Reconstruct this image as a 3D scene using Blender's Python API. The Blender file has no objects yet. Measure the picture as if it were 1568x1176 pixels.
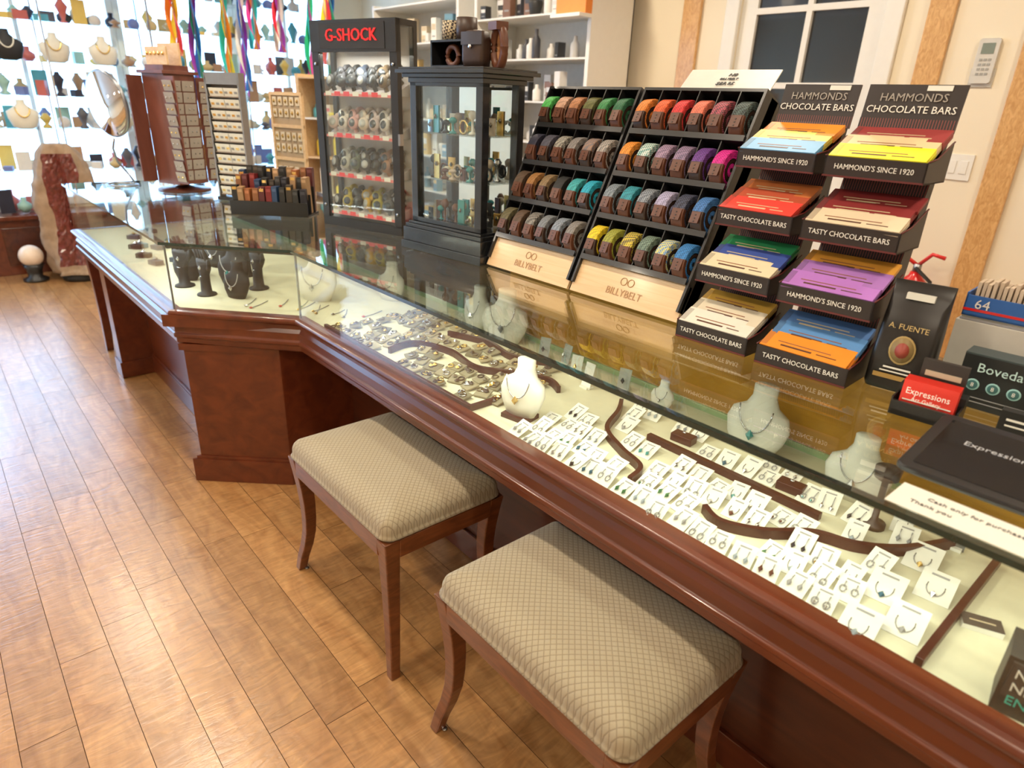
import bpy, math, random
from mathutils import Matrix, Vector, Euler
import mathutils.noise as mn
R=random.Random(7)
pi=math.pi
scene=bpy.context.scene
COL=scene.collection
# ---------------------------------------------------------------- materials
def new_mat(name):
    m=bpy.data.materials.new(name); m.use_nodes=True
    nt=m.node_tree; b=nt.nodes['Principled BSDF']
    return m,nt,b
def P(name,c,rough=.5,metal=0,var=.12,scale=30,coat=0,spec=.5,emit=0,bump=0,alpha=1,sheen=0):
    m,nt,b=new_mat(name)
    b.inputs['Roughness'].default_value=rough
    b.inputs['Metallic'].default_value=metal
    b.inputs['Coat Weight'].default_value=coat
    b.inputs['Coat Roughness'].default_value=.08
    b.inputs['Specular IOR Level'].default_value=spec
    tc=nt.nodes.new('ShaderNodeTexCoord'); n=nt.nodes.new('ShaderNodeTexNoise')
    n.inputs['Scale'].default_value=scale; n.inputs['Detail'].default_value=3
    nt.links.new(tc.outputs['Object'],n.inputs['Vector'])
    r=nt.nodes.new('ShaderNodeMapRange')
    r.inputs['To Min'].default_value=1-var; r.inputs['To Max'].default_value=1+var
    nt.links.new(n.outputs['Fac'],r.inputs['Value'])
    mx=nt.nodes.new('ShaderNodeVectorMath'); mx.operation='SCALE'
    mx.inputs[0].default_value=c[:3]
    nt.links.new(r.outputs['Result'],mx.inputs['Scale'])
    nt.links.new(mx.outputs[0],b.inputs['Base Color'])
    if bump:
        bp=nt.nodes.new('ShaderNodeBump'); bp.inputs['Strength'].default_value=bump; bp.inputs['Distance'].default_value=.002
        nt.links.new(n.outputs['Fac'],bp.inputs['Height']); nt.links.new(bp.outputs[0],b.inputs['Normal'])
    if emit:
        nt.links.new(mx.outputs[0],b.inputs['Emission Color']); b.inputs['Emission Strength'].default_value=emit
    return m
def wood(name,c1,c2,stretch=(2,30,30),scale=1.0,rough=.3,coat=.4,dist=1.5):
    m,nt,b=new_mat(name)
    b.inputs['Roughness'].default_value=rough; b.inputs['Coat Weight'].default_value=coat; b.inputs['Coat Roughness'].default_value=.12
    tc=nt.nodes.new('ShaderNodeTexCoord'); mp=nt.nodes.new('ShaderNodeMapping'); mp.inputs['Scale'].default_value=stretch
    n=nt.nodes.new('ShaderNodeTexNoise'); n.inputs['Scale'].default_value=scale; n.inputs['Detail'].default_value=6; n.inputs['Distortion'].default_value=dist
    cr=nt.nodes.new('ShaderNodeValToRGB'); cr.color_ramp.elements[0].color=(*c1,1); cr.color_ramp.elements[1].color=(*c2,1)
    cr.color_ramp.elements[0].position=.3; cr.color_ramp.elements[1].position=.7
    L=nt.links.new
    L(tc.outputs['Object'],mp.inputs['Vector']); L(mp.outputs[0],n.inputs['Vector']); L(n.outputs['Fac'],cr.inputs[0]); L(cr.outputs[0],b.inputs['Base Color'])
    return m
def glass(name,tint=(.97,.99,.98),f0=.07,mul=.85):
    # architectural thin glass: transparent + mirror reflection weighted by a Schlick fresnel term
    m=bpy.data.materials.new(name); m.use_nodes=True; nt=m.node_tree
    for n in list(nt.nodes): nt.nodes.remove(n)
    L=nt.links.new
    o=nt.nodes.new('ShaderNodeOutputMaterial'); t=nt.nodes.new('ShaderNodeBsdfTransparent'); t.inputs[0].default_value=(*tint,1)
    g=nt.nodes.new('ShaderNodeBsdfGlossy'); g.inputs['Roughness'].default_value=.01; g.inputs[0].default_value=(1,1,1,1)
    lw=nt.nodes.new('ShaderNodeLayerWeight'); lw.inputs['Blend'].default_value=.5
    pw=nt.nodes.new('ShaderNodeMath'); pw.operation='POWER'; pw.inputs[1].default_value=4
    mu=nt.nodes.new('ShaderNodeMath'); mu.operation='MULTIPLY_ADD'; mu.inputs[1].default_value=mul; mu.inputs[2].default_value=f0
    mx=nt.nodes.new('ShaderNodeMixShader')
    L(lw.outputs['Facing'],pw.inputs[0]); L(pw.outputs[0],mu.inputs[0]); L(mu.outputs[0],mx.inputs[0]); L(t.outputs[0],mx.inputs[1]); L(g.outputs[0],mx.inputs[2]); L(mx.outputs[0],o.inputs[0])
    return m
def woven(name,c1,c2,s=260):
    m,nt,b=new_mat(name); b.inputs['Roughness'].default_value=.7
    tc=nt.nodes.new('ShaderNodeTexCoord'); mp=nt.nodes.new('ShaderNodeMapping'); mp.inputs['Rotation'].default_value=(.6,.3,.785)
    ck=nt.nodes.new('ShaderNodeTexChecker'); ck.inputs['Scale'].default_value=s; ck.inputs[1].default_value=(*c1,1); ck.inputs[2].default_value=(*c2,1)
    L=nt.links.new; L(tc.outputs['Object'],mp.inputs[0]); L(mp.outputs[0],ck.inputs[0]); L(ck.outputs[0],b.inputs['Base Color'])
    return m

cherry=wood('cherry_wood',(.088,.016,.006),(.160,.034,.011),(1.0,14,14),1.3,.3,.4,.8)
cherry_d=wood('cherry_wood_dark',(.045,.010,.005),(.10,.024,.009),(1.2,9,9),1.6,.35,.3)
stoolwood=wood('stool_wood',(.12,.036,.012),(.22,.070,.023),(4,4,20),2,.3,.45)
amberw=wood('amber_maple',(.34,.155,.014),(.54,.27,.032),(1.5,9,9),1.5,.25,.4)
burl=wood('birdseye_maple_trim',(.52,.27,.09),(.74,.45,.19),(60,60,22),1,.35,.3,1.5)
palewood=wood('pale_beech',(.66,.44,.23),(.78,.57,.34),(2,40,40),1,.5,.1)
blackp=P('black_satin',(.012,.012,.013),.35,var=.1,coat=.2)
blackm=P('black_matte',(.02,.019,.018),.7)
blackw=wood('black_lacquer_wood',(.006,.007,.009),(.022,.024,.028),(2,12,12),2,.25,.5)
glassm=glass('clear_glass',(.97,.995,.98),.045,.8)
glasst=glass('counter_top_glass',(.92,.955,.93),.10,.9)
glassw=glass('window_glass',(.98,.99,1),.04,.7)
glassedge=P('glass_edge_green',(.01,.035,.028),.1,coat=.6)
white=P('white_paint',(.80,.78,.72),.45,var=.03)
cream=P('cream_wall_paint',(.82,.73,.56),.7,var=.04,scale=4)
ceilm=P('ceiling_paint',(.82,.78,.68),.8,var=.03)
deckm=P('cream_cloth',(.66,.64,.47),.9,var=.06,scale=60,bump=.1)
silver=P('silver',(.55,.55,.56),.22,1)
gold=P('gold',(.85,.60,.22),.25,1)
chrome=P('chrome',(.8,.82,.85),.08,1)
steel=P('brushed_steel',(.35,.36,.38),.3,1)
paper=P('white_card',(.76,.75,.68),.6,var=.04)
paperg=P('olive_grey_card',(.26,.23,.15),.6)
inkd=P('dark_ink',(.08,.08,.08),.6)
inkg=P('grey_ink',(.30,.30,.30),.6)
txtw=P('white_print',(.85,.83,.76),.5,var=.02)
txtred=P('red_print',(.75,.02,.02),.4,emit=.4,var=.02)
bustw=P('white_leatherette',(.72,.70,.61),.45,var=.05)
bustb=P('black_velvet',(.01,.01,.012),.6)
maroon=P('maroon_wood',(.045,.007,.006),.4,coat=.15)
leather=P('brown_leather',(.11,.036,.016),.45,var=.25,scale=80)
leatherd=P('dark_leather',(.04,.020,.013),.45,var=.2,scale=80)
red=P('red_gloss',(.65,.02,.02),.25,coat=.4)
redcard=P('red_card',(.70,.035,.02),.45)
teal=P('teal_stone',(.01,.22,.22),.2,coat=.5)
green=P('green_stone',(.02,.14,.05),.2,coat=.5)
blue=P('blue_print',(.03,.12,.42),.4)
mirrorm=P('mirror',(.85,.87,.9),.02,1,var=0)
MC={}
def C(r,g,b,rough=.5,**k):
    key=(r,g,b,rough)
    if key not in MC: MC[key]=P('print_%02x%02x%02x'%(int(r*255),int(g*255),int(b*255)),(r,g,b),rough,var=.08,**k)
    return MC[key]
# ---------------------------------------------------------------- mesh builder
class MB:
    def __init__(s): s.v=[];s.f=[];s.mi=[];s.sm=[];s.mats=[]
    def m_(s,mat):
        if mat not in s.mats: s.mats.append(mat)
        return s.mats.index(mat)
    def add(s,vs,fs,mat,smooth=False,m=None):
        o=len(s.v)
        for p in vs:
            p=Vector(p)
            if m is not None: p=m@p
            s.v.append(p)
        k=s.m_(mat)
        flip = m is not None and m.determinant()<0
        for f in fs:
            f=[o+i for i in f]
            if flip: f.reverse()
            s.f.append(f); s.mi.append(k); s.sm.append(smooth)
    def box(s,x0,x1,y0,y1,z0,z1,mat,m=None):
        s.add([(x0,y0,z0),(x1,y0,z0),(x1,y1,z0),(x0,y1,z0),(x0,y0,z1),(x1,y0,z1),(x1,y1,z1),(x0,y1,z1)],
              [(0,3,2,1),(4,5,6,7),(0,1,5,4),(1,2,6,5),(2,3,7,6),(3,0,4,7)],mat,False,m)
    def cbox(s,c,d,mat,m=None):
        s.box(c[0]-d[0]/2,c[0]+d[0]/2,c[1]-d[1]/2,c[1]+d[1]/2,c[2]-d[2]/2,c[2]+d[2]/2,mat,m)
    def loft(s,rings,mat,smooth=True,m=None,cap=True,closed=True):
        n=len(rings[0]); vs=[p for r in rings for p in r]; fs=[]
        for i in range(len(rings)-1):
            for j in range(n if closed else n-1):
                a=i*n+j;b=i*n+(j+1)%n; fs.append((a,b,b+n,a+n))
        if cap:
            fs.append(tuple(reversed(range(n)))); fs.append(tuple(range((len(rings)-1)*n,len(rings)*n)))
        s.add(vs,fs,mat,smooth,m)
    def lathe(s,prof,mat,n=20,m=None,sx=1,sy=1,smooth=True):
        s.loft([[(r*math.cos(2*pi*j/n)*sx,r*math.sin(2*pi*j/n)*sy,z) for j in range(n)] for r,z in prof],mat,smooth,m)
    def tube(s,pts,rad,mat,n=8,m=None,square=False,closed=False):
        pts=[Vector(p) for p in pts]; rings=[]
        N=len(pts); 
        up=Vector((0,0,1))
        for i,p in enumerate(pts):
            if closed: t=(pts[(i+1)%N]-pts[i-1])
            else: t=(pts[min(i+1,N-1)]-pts[max(i-1,0)])
            t.normalize()
            a=t.cross(up)
            if a.length<.05: a=t.cross(Vector((0,1,0)))
            a.normalize(); b=a.cross(t)
            r=rad[i] if isinstance(rad,(list,tuple)) else rad
            k=n
            rings.append([p+(a*math.cos(2*pi*j/k)+b*math.sin(2*pi*j/k))*r for j in range(k)])
        if closed: rings.append(rings[0])
        s.loft(rings,mat,True,m,cap=not closed)
    def prism(s,poly,z0,z1,mat,m=None,side=None):
        n=len(poly)
        a=sum(poly[i][0]*poly[(i+1)%n][1]-poly[(i+1)%n][0]*poly[i][1] for i in range(n))
        if a<0: poly=poly[::-1]
        vs=[(x,y,z0) for x,y in poly]+[(x,y,z1) for x,y in poly]
        s.add(vs,[tuple(reversed(range(n))),tuple(range(n,2*n))],mat,False,m)
        s.add(vs,[(i,(i+1)%n,(i+1)%n+n,i+n) for i in range(n)],side or mat,False,m)
    def sphere(s,c,r,mat,n=12,k=8,m=None,sc=(1,1,1)):
        rings=[[(c[0]+r*sc[0]*math.sin(pi*i/k)*math.cos(2*pi*j/n),c[1]+r*sc[1]*math.sin(pi*i/k)*math.sin(2*pi*j/n),c[2]-r*sc[2]*math.cos(pi*i/k)) for j in range(n)] for i in range(k+1)]
        s.loft(rings,mat,True,m,cap=False)
    def gem(s,c,r,h,mat,m=None,n=6):
        vs=[(c[0],c[1],c[2]-h)]+[(c[0]+r*math.cos(2*pi*j/n),c[1]+r*math.sin(2*pi*j/n),c[2]) for j in range(n)]+[(c[0],c[1],c[2]+h)]
        fs=[(0,1+(j+1)%n,1+j) for j in range(n)]+[(n+1,1+j,1+(j+1)%n) for j in range(n)]
        s.add(vs,fs,mat,False,m)
    def sweep(s,path,prof,mat,m=None):
        n=len(path); rings=[]
        for i,p in enumerate(path):
            p=Vector(p); ns=[]
            if i>0: d=(Vector(path[i])-Vector(path[i-1])).normalized(); ns.append(Vector((d.y,-d.x)))
            if i<n-1: d=(Vector(path[i+1])-Vector(path[i])).normalized(); ns.append(Vector((d.y,-d.x)))
            q=sum(ns,Vector((0,0))).normalized(); q=q/ q.dot(ns[0])
            rings.append([(p.x+q.x*o,p.y+q.y*o,z) for o,z in prof])
        s.loft(rings,mat,False,m)
    def obj(s,name,parent=None,M=None,bevel=0,shade=True):
        me=bpy.data.meshes.new(name); me.from_pydata([tuple(p) for p in s.v],[],s.f)
        for mt in s.mats: me.materials.append(mt)
        for p,k,sm in zip(me.polygons,s.mi,s.sm): p.material_index=k; p.use_smooth=sm
        me.update()
        o=bpy.data.objects.new(name,me); COL.objects.link(o)
        if parent: o.parent=parent
        if M is not None: o.matrix_local=M
        if bevel:
            b=o.modifiers.new('bevel','BEVEL'); b.width=bevel; b.segments=2; b.limit_method='ANGLE'; b.angle_limit=.7
        return o
def text(body,size,o,right,up,mat,parent=None,name='lettering',align='CENTER',ext=.0003,sx=1):
    cu=bpy.data.curves.new(name,'FONT'); cu.body=body; cu.size=size; cu.align_x=align; cu.align_y='CENTER'; cu.extrude=ext; cu.resolution_u=2
    cu.materials.append(mat)
    ob=bpy.data.objects.new(name,cu); COL.objects.link(ob)
    r=Vector(right).normalized(); u=Vector(up).normalized(); n=r.cross(u)
    M=Matrix(((r.x*sx,u.x,n.x,o[0]),(r.y*sx,u.y,n.y,o[1]),(r.z*sx,u.z,n.z,o[2]),(0,0,0,1)))
    if parent: ob.parent=parent
    ob.matrix_local=M
    return ob
def rrect(w,d,r,z,cx=0,cy=0,k=5):
    pts=[]
    r=max(r,.0005)
    for qx,qy,a0 in ((1,1,0),(-1,1,90),(-1,-1,180),(1,-1,270)):
        for i in range(k+1):
            a=math.radians(a0+90*i/k)
            pts.append((cx+qx*(w/2-r)+r*math.cos(a),cy+qy*(d/2-r)+r*math.sin(a),z))
    return pts
def T(x,y,z,rz=0,rx=0,ry=0,s=1):
    return Matrix.Translation((x,y,z))@Euler((rx,ry,rz),'XYZ').to_matrix().to_4x4()@Matrix.Scale(s,4)

# ---------------------------------------------------------------- room shell
XL,XR,YF,YB,ZC=-7.0,2.2,-3.2,3.9,2.85
def floor():
    m,nt,b=new_mat('maple_plank_floor'); L=nt.links.new
    b.inputs['Coat Weight'].default_value=1.0; b.inputs['Coat Roughness'].default_value=.24
    at=nt.nodes.new('ShaderNodeAttribute'); at.attribute_name='plank'
    tc=nt.nodes.new('ShaderNodeTexCoord')
    ad=nt.nodes.new('ShaderNodeVectorMath'); ad.operation='MULTIPLY_ADD'; ad.inputs[1].default_value=(7,13,5)
    L(at.outputs['Color'],ad.inputs[0]); L(tc.outputs['Object'],ad.inputs[2])
    mp=nt.nodes.new('ShaderNodeMapping'); mp.inputs['Scale'].default_value=(2.2,10,1)
    n1=nt.nodes.new('ShaderNodeTexNoise'); n1.inputs['Scale'].default_value=1.5; n1.inputs['Detail'].default_value=6; n1.inputs['Distortion'].default_value=1.6
    mp2=nt.nodes.new('ShaderNodeMapping'); mp2.inputs['Scale'].default_value=(40,9,1)
    n2=nt.nodes.new('ShaderNodeTexNoise'); n2.inputs['Scale'].default_value=1; n2.inputs['Detail'].default_value=3; n2.inputs['Distortion'].default_value=1.8
    L(ad.outputs[0],mp.inputs[0]); L(mp.outputs[0],n1.inputs[0]); L(ad.outputs[0],mp2.inputs[0]); L(mp2.outputs[0],n2.inputs[0])
    cr=nt.nodes.new('ShaderNodeValToRGB'); e=cr.color_ramp.elements
    e[0].position=.25; e[0].color=(.36,.165,.052,1); e[1].position=.75; e[1].color=(.56,.305,.115,1)
    L(n1.outputs['Fac'],cr.inputs[0])
    sep=nt.nodes.new('ShaderNodeSeparateColor'); L(at.outputs['Color'],sep.inputs[0])
    mr=nt.nodes.new('ShaderNodeMapRange'); mr.inputs['To Min'].default_value=.84; mr.inputs['To Max'].default_value=1.14; L(sep.outputs[0],mr.inputs['Value'])
    mr2=nt.nodes.new('ShaderNodeMapRange'); mr2.inputs['From Min'].default_value=.3; mr2.inputs['From Max'].default_value=.7; mr2.inputs['To Min'].default_value=.78; mr2.inputs['To Max'].default_value=1.14; L(n2.outputs['Fac'],mr2.inputs['Value'])
    mu=nt.nodes.new('ShaderNodeMath'); mu.operation='MULTIPLY'; L(mr.outputs[0],mu.inputs[0]); L(mr2.outputs[0],mu.inputs[1])
    sc=nt.nodes.new('ShaderNodeVectorMath'); sc.operation='SCALE'; L(cr.outputs[0],sc.inputs[0]); L(mu.outputs[0],sc.inputs['Scale']); L(sc.outputs[0],b.inputs['Base Color'])
    rr=nt.nodes.new('ShaderNodeMapRange'); rr.inputs['To Min'].default_value=.25; rr.inputs['To Max'].default_value=.45; L(n2.outputs['Fac'],rr.inputs['Value']); L(rr.outputs[0],b.inputs['Roughness'])
    bp=nt.nodes.new('ShaderNodeBump'); bp.inputs['Strength'].default_value=.5; bp.inputs['Distance'].default_value=.002; L(n2.outputs['Fac'],bp.inputs['Height']); L(bp.outputs[0],b.inputs['Normal'])
    L(bp.outputs[0],b.inputs['Coat Normal'])
    gap=P('floor_gap',(.10,.042,.015),.8)
    B=MB(); B.box(XL-.1,XR+.1,YF-.1,YB+.1,-.08,-.003,gap)
    cols=[(0,0,0)]*6
    y=YF; w=.118; g=.0008
    while y<YB:
        x=XL-R.random()*.8
        while x<XR:
            l=R.uniform(.45,1.15); x1=min(x+l,XR); x0=max(x,XL)
            if x1>x0+.01:
                B.add([(x0+g,y+g,0),(x1-g,y+g,0),(x1-g,y+w-g,0),(x0+g,y+w-g,0)],[(0,1,2,3)],m)
                c=(R.random(),R.random(),R.random()); cols.append(c)
            x+=l
        y+=w
    o=B.obj('floor')
    a=o.data.color_attributes.new('plank','FLOAT_COLOR','CORNER')
    for p,c in zip(o.data.polygons,cols):
        for li in p.loop_indices: a.data[li].color=(*c,1)
floor()
B=MB(); B.box(XL-.1,XR+.1,YF-.1,YB+.1,ZC,ZC+.1,ceilm); B.obj('ceiling')
B=MB(); B.box(XR,XR+.1,YF-.1,YB+.1,0,ZC,cream); B.obj('wall_right')
B=MB(); B.box(XL-.1,XR+.1,YF-.1,YF,0,ZC,cream); B.obj('wall_front')
DX0,DX1,DZ=-2.50,-1.66,2.3
B=MB(); B.box(XL-.1,DX0,YB,YB+.1,0,ZC,cream); B.box(DX1,XR+.1,YB,YB+.1,0,ZC,cream); B.box(DX0,DX1,YB,YB+.1,DZ,ZC,cream)
B.obj('wall_back')
B=MB()
for (a,b_) in ((DX0-.09,DX0),(DX1,DX1+.09)): B.box(a,b_,YB-.03,YB-.001,0,DZ+.09,white)
B.box(DX0-.09,DX1+.09,YB-.031,YB-.002,DZ,DZ+.1,white)
B.obj('trim_4',bevel=.006)
B=MB()
dd=.10
B.box(DX0+.002,DX0+dd,YB+.01,YB+.05,.01,DZ-.003,white); B.box(DX1-dd,DX1-.002,YB+.01,YB+.05,.01,DZ-.003,white)
B.box(DX0+dd,DX1-dd,YB+.01,YB+.05,.01,.85,white); B.box(DX0+dd,DX1-dd,YB+.01,YB+.05,DZ-.12,DZ-.003,white)
xm=(DX0+DX1)/2
B.box(xm-.016,xm+.016,YB+.008,YB+.05,.85,DZ-.12,white)
for z in (1.18,1.60,1.99): B.box(DX0+dd,DX1-dd,YB+.009,YB+.05,z-.016,z+.016,white)
B.box(DX0+dd,DX1-dd,YB+.03,YB+.035,.85,DZ-.12,P('dark_door_glass',(.015,.017,.02),.03,coat=1,var=.6,scale=6))
B.lathe([(.0,0),(.03,.0),(.03,.01),(.012,.015),(.012,.05),(.028,.06),(.03,.075),(.0,.09)],gold,16,T(DX1-.05,YB+.01,1.0,rx=pi/2))
B.obj('door_1')
for i,(a,b_) in enumerate(((-2.90,-2.77),(-1.46,-1.34),(-1.03,-.91))):
    B=MB(); B.box(a,b_,YB-.025,YB-.001,0,ZC-.001,burl); B.obj('trim_%d'%(i+1),bevel=.004)
B=MB(); B.box(-1.34,-1.03,YB-.02,YB-.001,.001,.12,cherry); B.box(-.91,XR-.01,YB-.02,YB-.001,.001,.12,cherry); B.box(-1.57,-1.46,YB-.02,YB-.001,.001,.12,cherry); B.box(XL+.2,-2.91,YB-.02,YB-.001,.001,.12,cherry); B.obj('baseboard_back')
WS,WT=.5,2.5
B=MB(); B.box(XL-.1,XL,YF-.1,YB+.1,0,WS,cream); B.box(XL-.1,XL,YF-.1,YB+.1,WT,ZC,cream)
ys=[-2.9,-1.25,.15,1.55,2.55,3.55]
B.box(XL-.1,XL,YF-.1,-2.9,WS,WT,cream); B.box(XL-.1,XL,3.55,YB+.1,WS,WT,cream); B.obj('wall_left')
for i in range(5):
    a,b_=ys[i],ys[i+1]; B=MB()
    B.box(XL-.07,XL+.02,a+.001,a+.05,WS+.001,WT-.001,white); B.box(XL-.07,XL+.02,b_-.05,b_-.001,WS+.001,WT-.001,white)
    B.box(XL-.07,XL+.02,a+.05,b_-.05,WS+.001,WS+.06,white); B.box(XL-.07,XL+.02,a+.05,b_-.05,WT-.06,WT-.001,white)
    B.box(XL-.05,XL+.0,(a+b_)/2-.015,(a+b_)/2+.015,WS+.06,WT-.06,white)
    B.box(XL-.045,XL-.04,a+.05,b_-.05,WS+.06,WT-.06,glassw)
    B.obj('window_%d'%(i+1))
B=MB(); B.box(XL+.021,XL+.32,-.2,3.3,.001,.44,cherry); B.box(XL+.021,XL+.36,-.22,3.32,.44,.475,cherry)
for k in range(7): B.box(XL+.32,XL+.33,-.1+k*.5,.3+k*.5,.08,.38,cherry_d)
B.obj('window_bench',bevel=.004)

# ---------------------------------------------------------------- display counter
path=[(-4.4,.59),(-2.55,.59),(-2.20,.916),(1.0,.916)]
CB=1.65
def off(path,o):
    n=len(path); r=[]
    for i,p in enumerate(path):
        p=Vector(p); ns=[]
        if i>0: d=(Vector(path[i])-Vector(path[i-1])).normalized(); ns.append(Vector((d.y,-d.x)))
        if i<n-1: d=(Vector(path[i+1])-Vector(path[i])).normalized(); ns.append(Vector((d.y,-d.x)))
        q=sum(ns,Vector((0,0))).normalized(); q=q/q.dot(ns[0]); r.append((p.x+q.x*o,p.y+q.y*o))
    return r
ctr=bpy.data.objects.new('display_counter',None); COL.objects.link(ctr)
B=MB()
prof=[(-.03,.715),(.004,.715),(.016,.712),(.02,.703),(.016,.694),(.002,.690),(-.004,.682),(-.004,.668),(.004,.655),(.004,.628),(.010,.624),(.010,.612),(.002,.606),(.002,.588),(-.006,.582),(-.03,.582)]
B.sweep(path,prof,cherry)
inn=off(path,-.03)
B.prism(inn+[(1.0,CB),(-4.4,CB)],.585,.70,cherry_d)
B.prism(off(path,-.012)+[(1.0,CB-.19),(-4.4,CB-.19)],.70,.708,deckm)
B.box(-4.42,-4.40,.60,CB,.582,.712,cherry); B.box(1.0,1.02,.92,CB,.0,.96,cherry)
blk=[(-2.534,.60),(-2.29,.865),(-2.29,1.16),(-2.534,1.16)]
B.prism(blk,.001,.585,cherry)
def ringband(poly,z0,z1,o,mat):
    q=off([poly[3]]+poly[:3],o); B.prism([q[0],q[1],q[2],q[3]],z0,z1,mat)
ringband(blk,.001,.10,.012,cherry); ringband(blk,.10,.112,.006,cherry)
ringband(blk,.655,.70,.02,cherry); ringband(blk,.56,.585,.006,cherry)
B.box(-2.29,1.0,1.15,1.6,.001,.585,cherry_d); B.box(-2.289,.999,1.138,1.15,.002,.10,cherry); 
B.box(-3.85,-2.534,.76,1.6,.001,.585,cherry); B.box(-3.85,-2.55,.748,.76,.002,.10,cherry); B.box(-3.85,-2.55,.752,.76,.10,.112,cherry)
B.box(-3.96,-3.85,.60,1.6,.001,.585,cherry); B.box(-3.97,-3.84,.59,1.6,.002,.09,cherry)
B.obj('cabinet',ctr,bevel=.0025)
B=MB()
def sleg(B,x,y,ztop,dx,dy,mat,w=.042):
    rings=[]
    N=9
    for i in range(N):
        t=i/(N-1); z=ztop*(1-t)
        bow=-.022*math.sin(pi*min(t*1.15,1))+ (.03*((t-.62)/.38)**1.6 if t>.62 else 0)
        h=(w/2)*(1-.38*t)
        cx=x+dx*bow; cy=y+dy*bow
        rings.append([(cx-h,cy-h,z),(cx+h,cy-h,z),(cx+h,cy+h,z),(cx-h,cy+h,z)])
    rings.reverse()
    B.loft(rings,mat,False)
sleg(B,-4.34,.635,.582,-1,0,cherry,.06); B.obj('end_leg',ctr,bevel=.003)
B=MB()
for (xa,xb,mt) in ((-4.4,-1.68,wood('maple_painted_reflection',(.06,.026,.008),(.13,.058,.014),(1.5,9,9),1.5,.25,.4)),(-1.68,1.0,amberw)):  # left stretch coloured darker to imitate the black cases' reflection in the glass
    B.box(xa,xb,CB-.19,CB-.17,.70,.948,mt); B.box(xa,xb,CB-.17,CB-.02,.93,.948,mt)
B.box(-4.4,1.0,CB-.02,CB,.70,.948,cherry)
B.box(-4.4,1.0,CB-.196,CB-.19,.708,.724,P('aluminium_track',(.45,.62,.38),.3,.5)); 
B.obj('rear_panel',ctr)
B=MB()
for i in range(3):
    g0=off(path,-.002); g1=off(path,-.008)
    B.prism([g0[i],g0[i+1],g1[i+1],g1[i]],.712,.948,glassm)
B.box(-4.40,-4.394,.60,CB-.02,.712,.948,glassm)
top=off(path,.012)
B.prism(top+[(1.0,CB),(-4.42,CB)],.950,.960,glasst,side=glassedge)
B.obj('glass_case',ctr)
B=MB()
B.sweep(path,[(-.010,.938),(-.010,.9495),(-.022,.9495),(-.022,.938)],P('light_rail',(.05,.06,.055),.3,.8))
for (x,y) in ((-2.55,.59),(-2.2,.916)):
    B.cbox((x,y+.008,.83),(.006,.006,.23),steel)
B.obj('light_rail',ctr)
def area(name,loc,size,energy,color,rot=(0,0,0),sy=None,parent=None):
    l=bpy.data.lights.new(name,'AREA'); l.energy=energy; l.color=color; l.size=size
    if sy: l.shape='RECTANGLE'; l.size_y=sy
    o=bpy.data.objects.new(name,l); COL.objects.link(o); o.location=loc; o.rotation_euler=rot
    if parent: o.parent=parent
    return o
ledc=(1,.98,.80)
area('led_strip_main',(-.6,.945,.934),3.1,6.5,ledc,(math.radians(40),0,0),.015,ctr)
area('led_strip_wing',(-3.45,.62,.934),1.7,3.5,(.90,.96,1),(math.radians(35),0,0),.015,ctr)

# ---------------------------------------------------------------- stools
def fabric():
    m,nt,b=new_mat('beige_diamond_fabric'); L=nt.links.new; b.inputs['Roughness'].default_value=.85
    b.inputs['Sheen Weight'].default_value=.2
    tc=nt.nodes.new('ShaderNodeTexCoord'); sp=nt.nodes.new('ShaderNodeSeparateXYZ'); L(tc.outputs['Object'],sp.inputs[0])
    def M(op,a,bv=None):
        n=nt.nodes.new('ShaderNodeMath'); n.operation=op
        for i,x in enumerate((a,bv)):
            if x is None: continue
            if isinstance(x,(int,float)): n.inputs[i].default_value=x
            else: L(x,n.inputs[i])
        return n.outputs[0]
    K=pi/.0165
    s1=M('ABSOLUTE',M('SINE',M('MULTIPLY',M('ADD',sp.outputs[0],M('MULTIPLY',sp.outputs[1],1.0)),K)))
    s2=M('ABSOLUTE',M('SINE',M('MULTIPLY',M('SUBTRACT',sp.outputs[0],M('MULTIPLY',sp.outputs[1],1.0)),K)))
    h=M('MINIMUM',s1,s2)
    n=nt.nodes.new('ShaderNodeTexNoise'); n.inputs['Scale'].default_value=600
    L(tc.outputs['Object'],n.inputs[0])
    hh=M('ADD',h,M('MULTIPLY',n.outputs['Fac'],.35))
    cr=nt.nodes.new('ShaderNodeValToRGB'); e=cr.color_ramp.elements; e[0].position=.22; e[0].color=(.24,.19,.12,1); e[1].position=.55; e[1].color=(.39,.33,.225,1)
    L(hh,cr.inputs[0]); L(cr.outputs[0],b.inputs['Base Color'])
    bp=nt.nodes.new('ShaderNodeBump'); bp.inputs['Strength'].default_value=.4; bp.inputs['Distance'].default_value=.0012; L(hh,bp.inputs['Height']); L(bp.outputs[0],b.inputs['Normal'])
    return m
fab=fabric()
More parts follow.
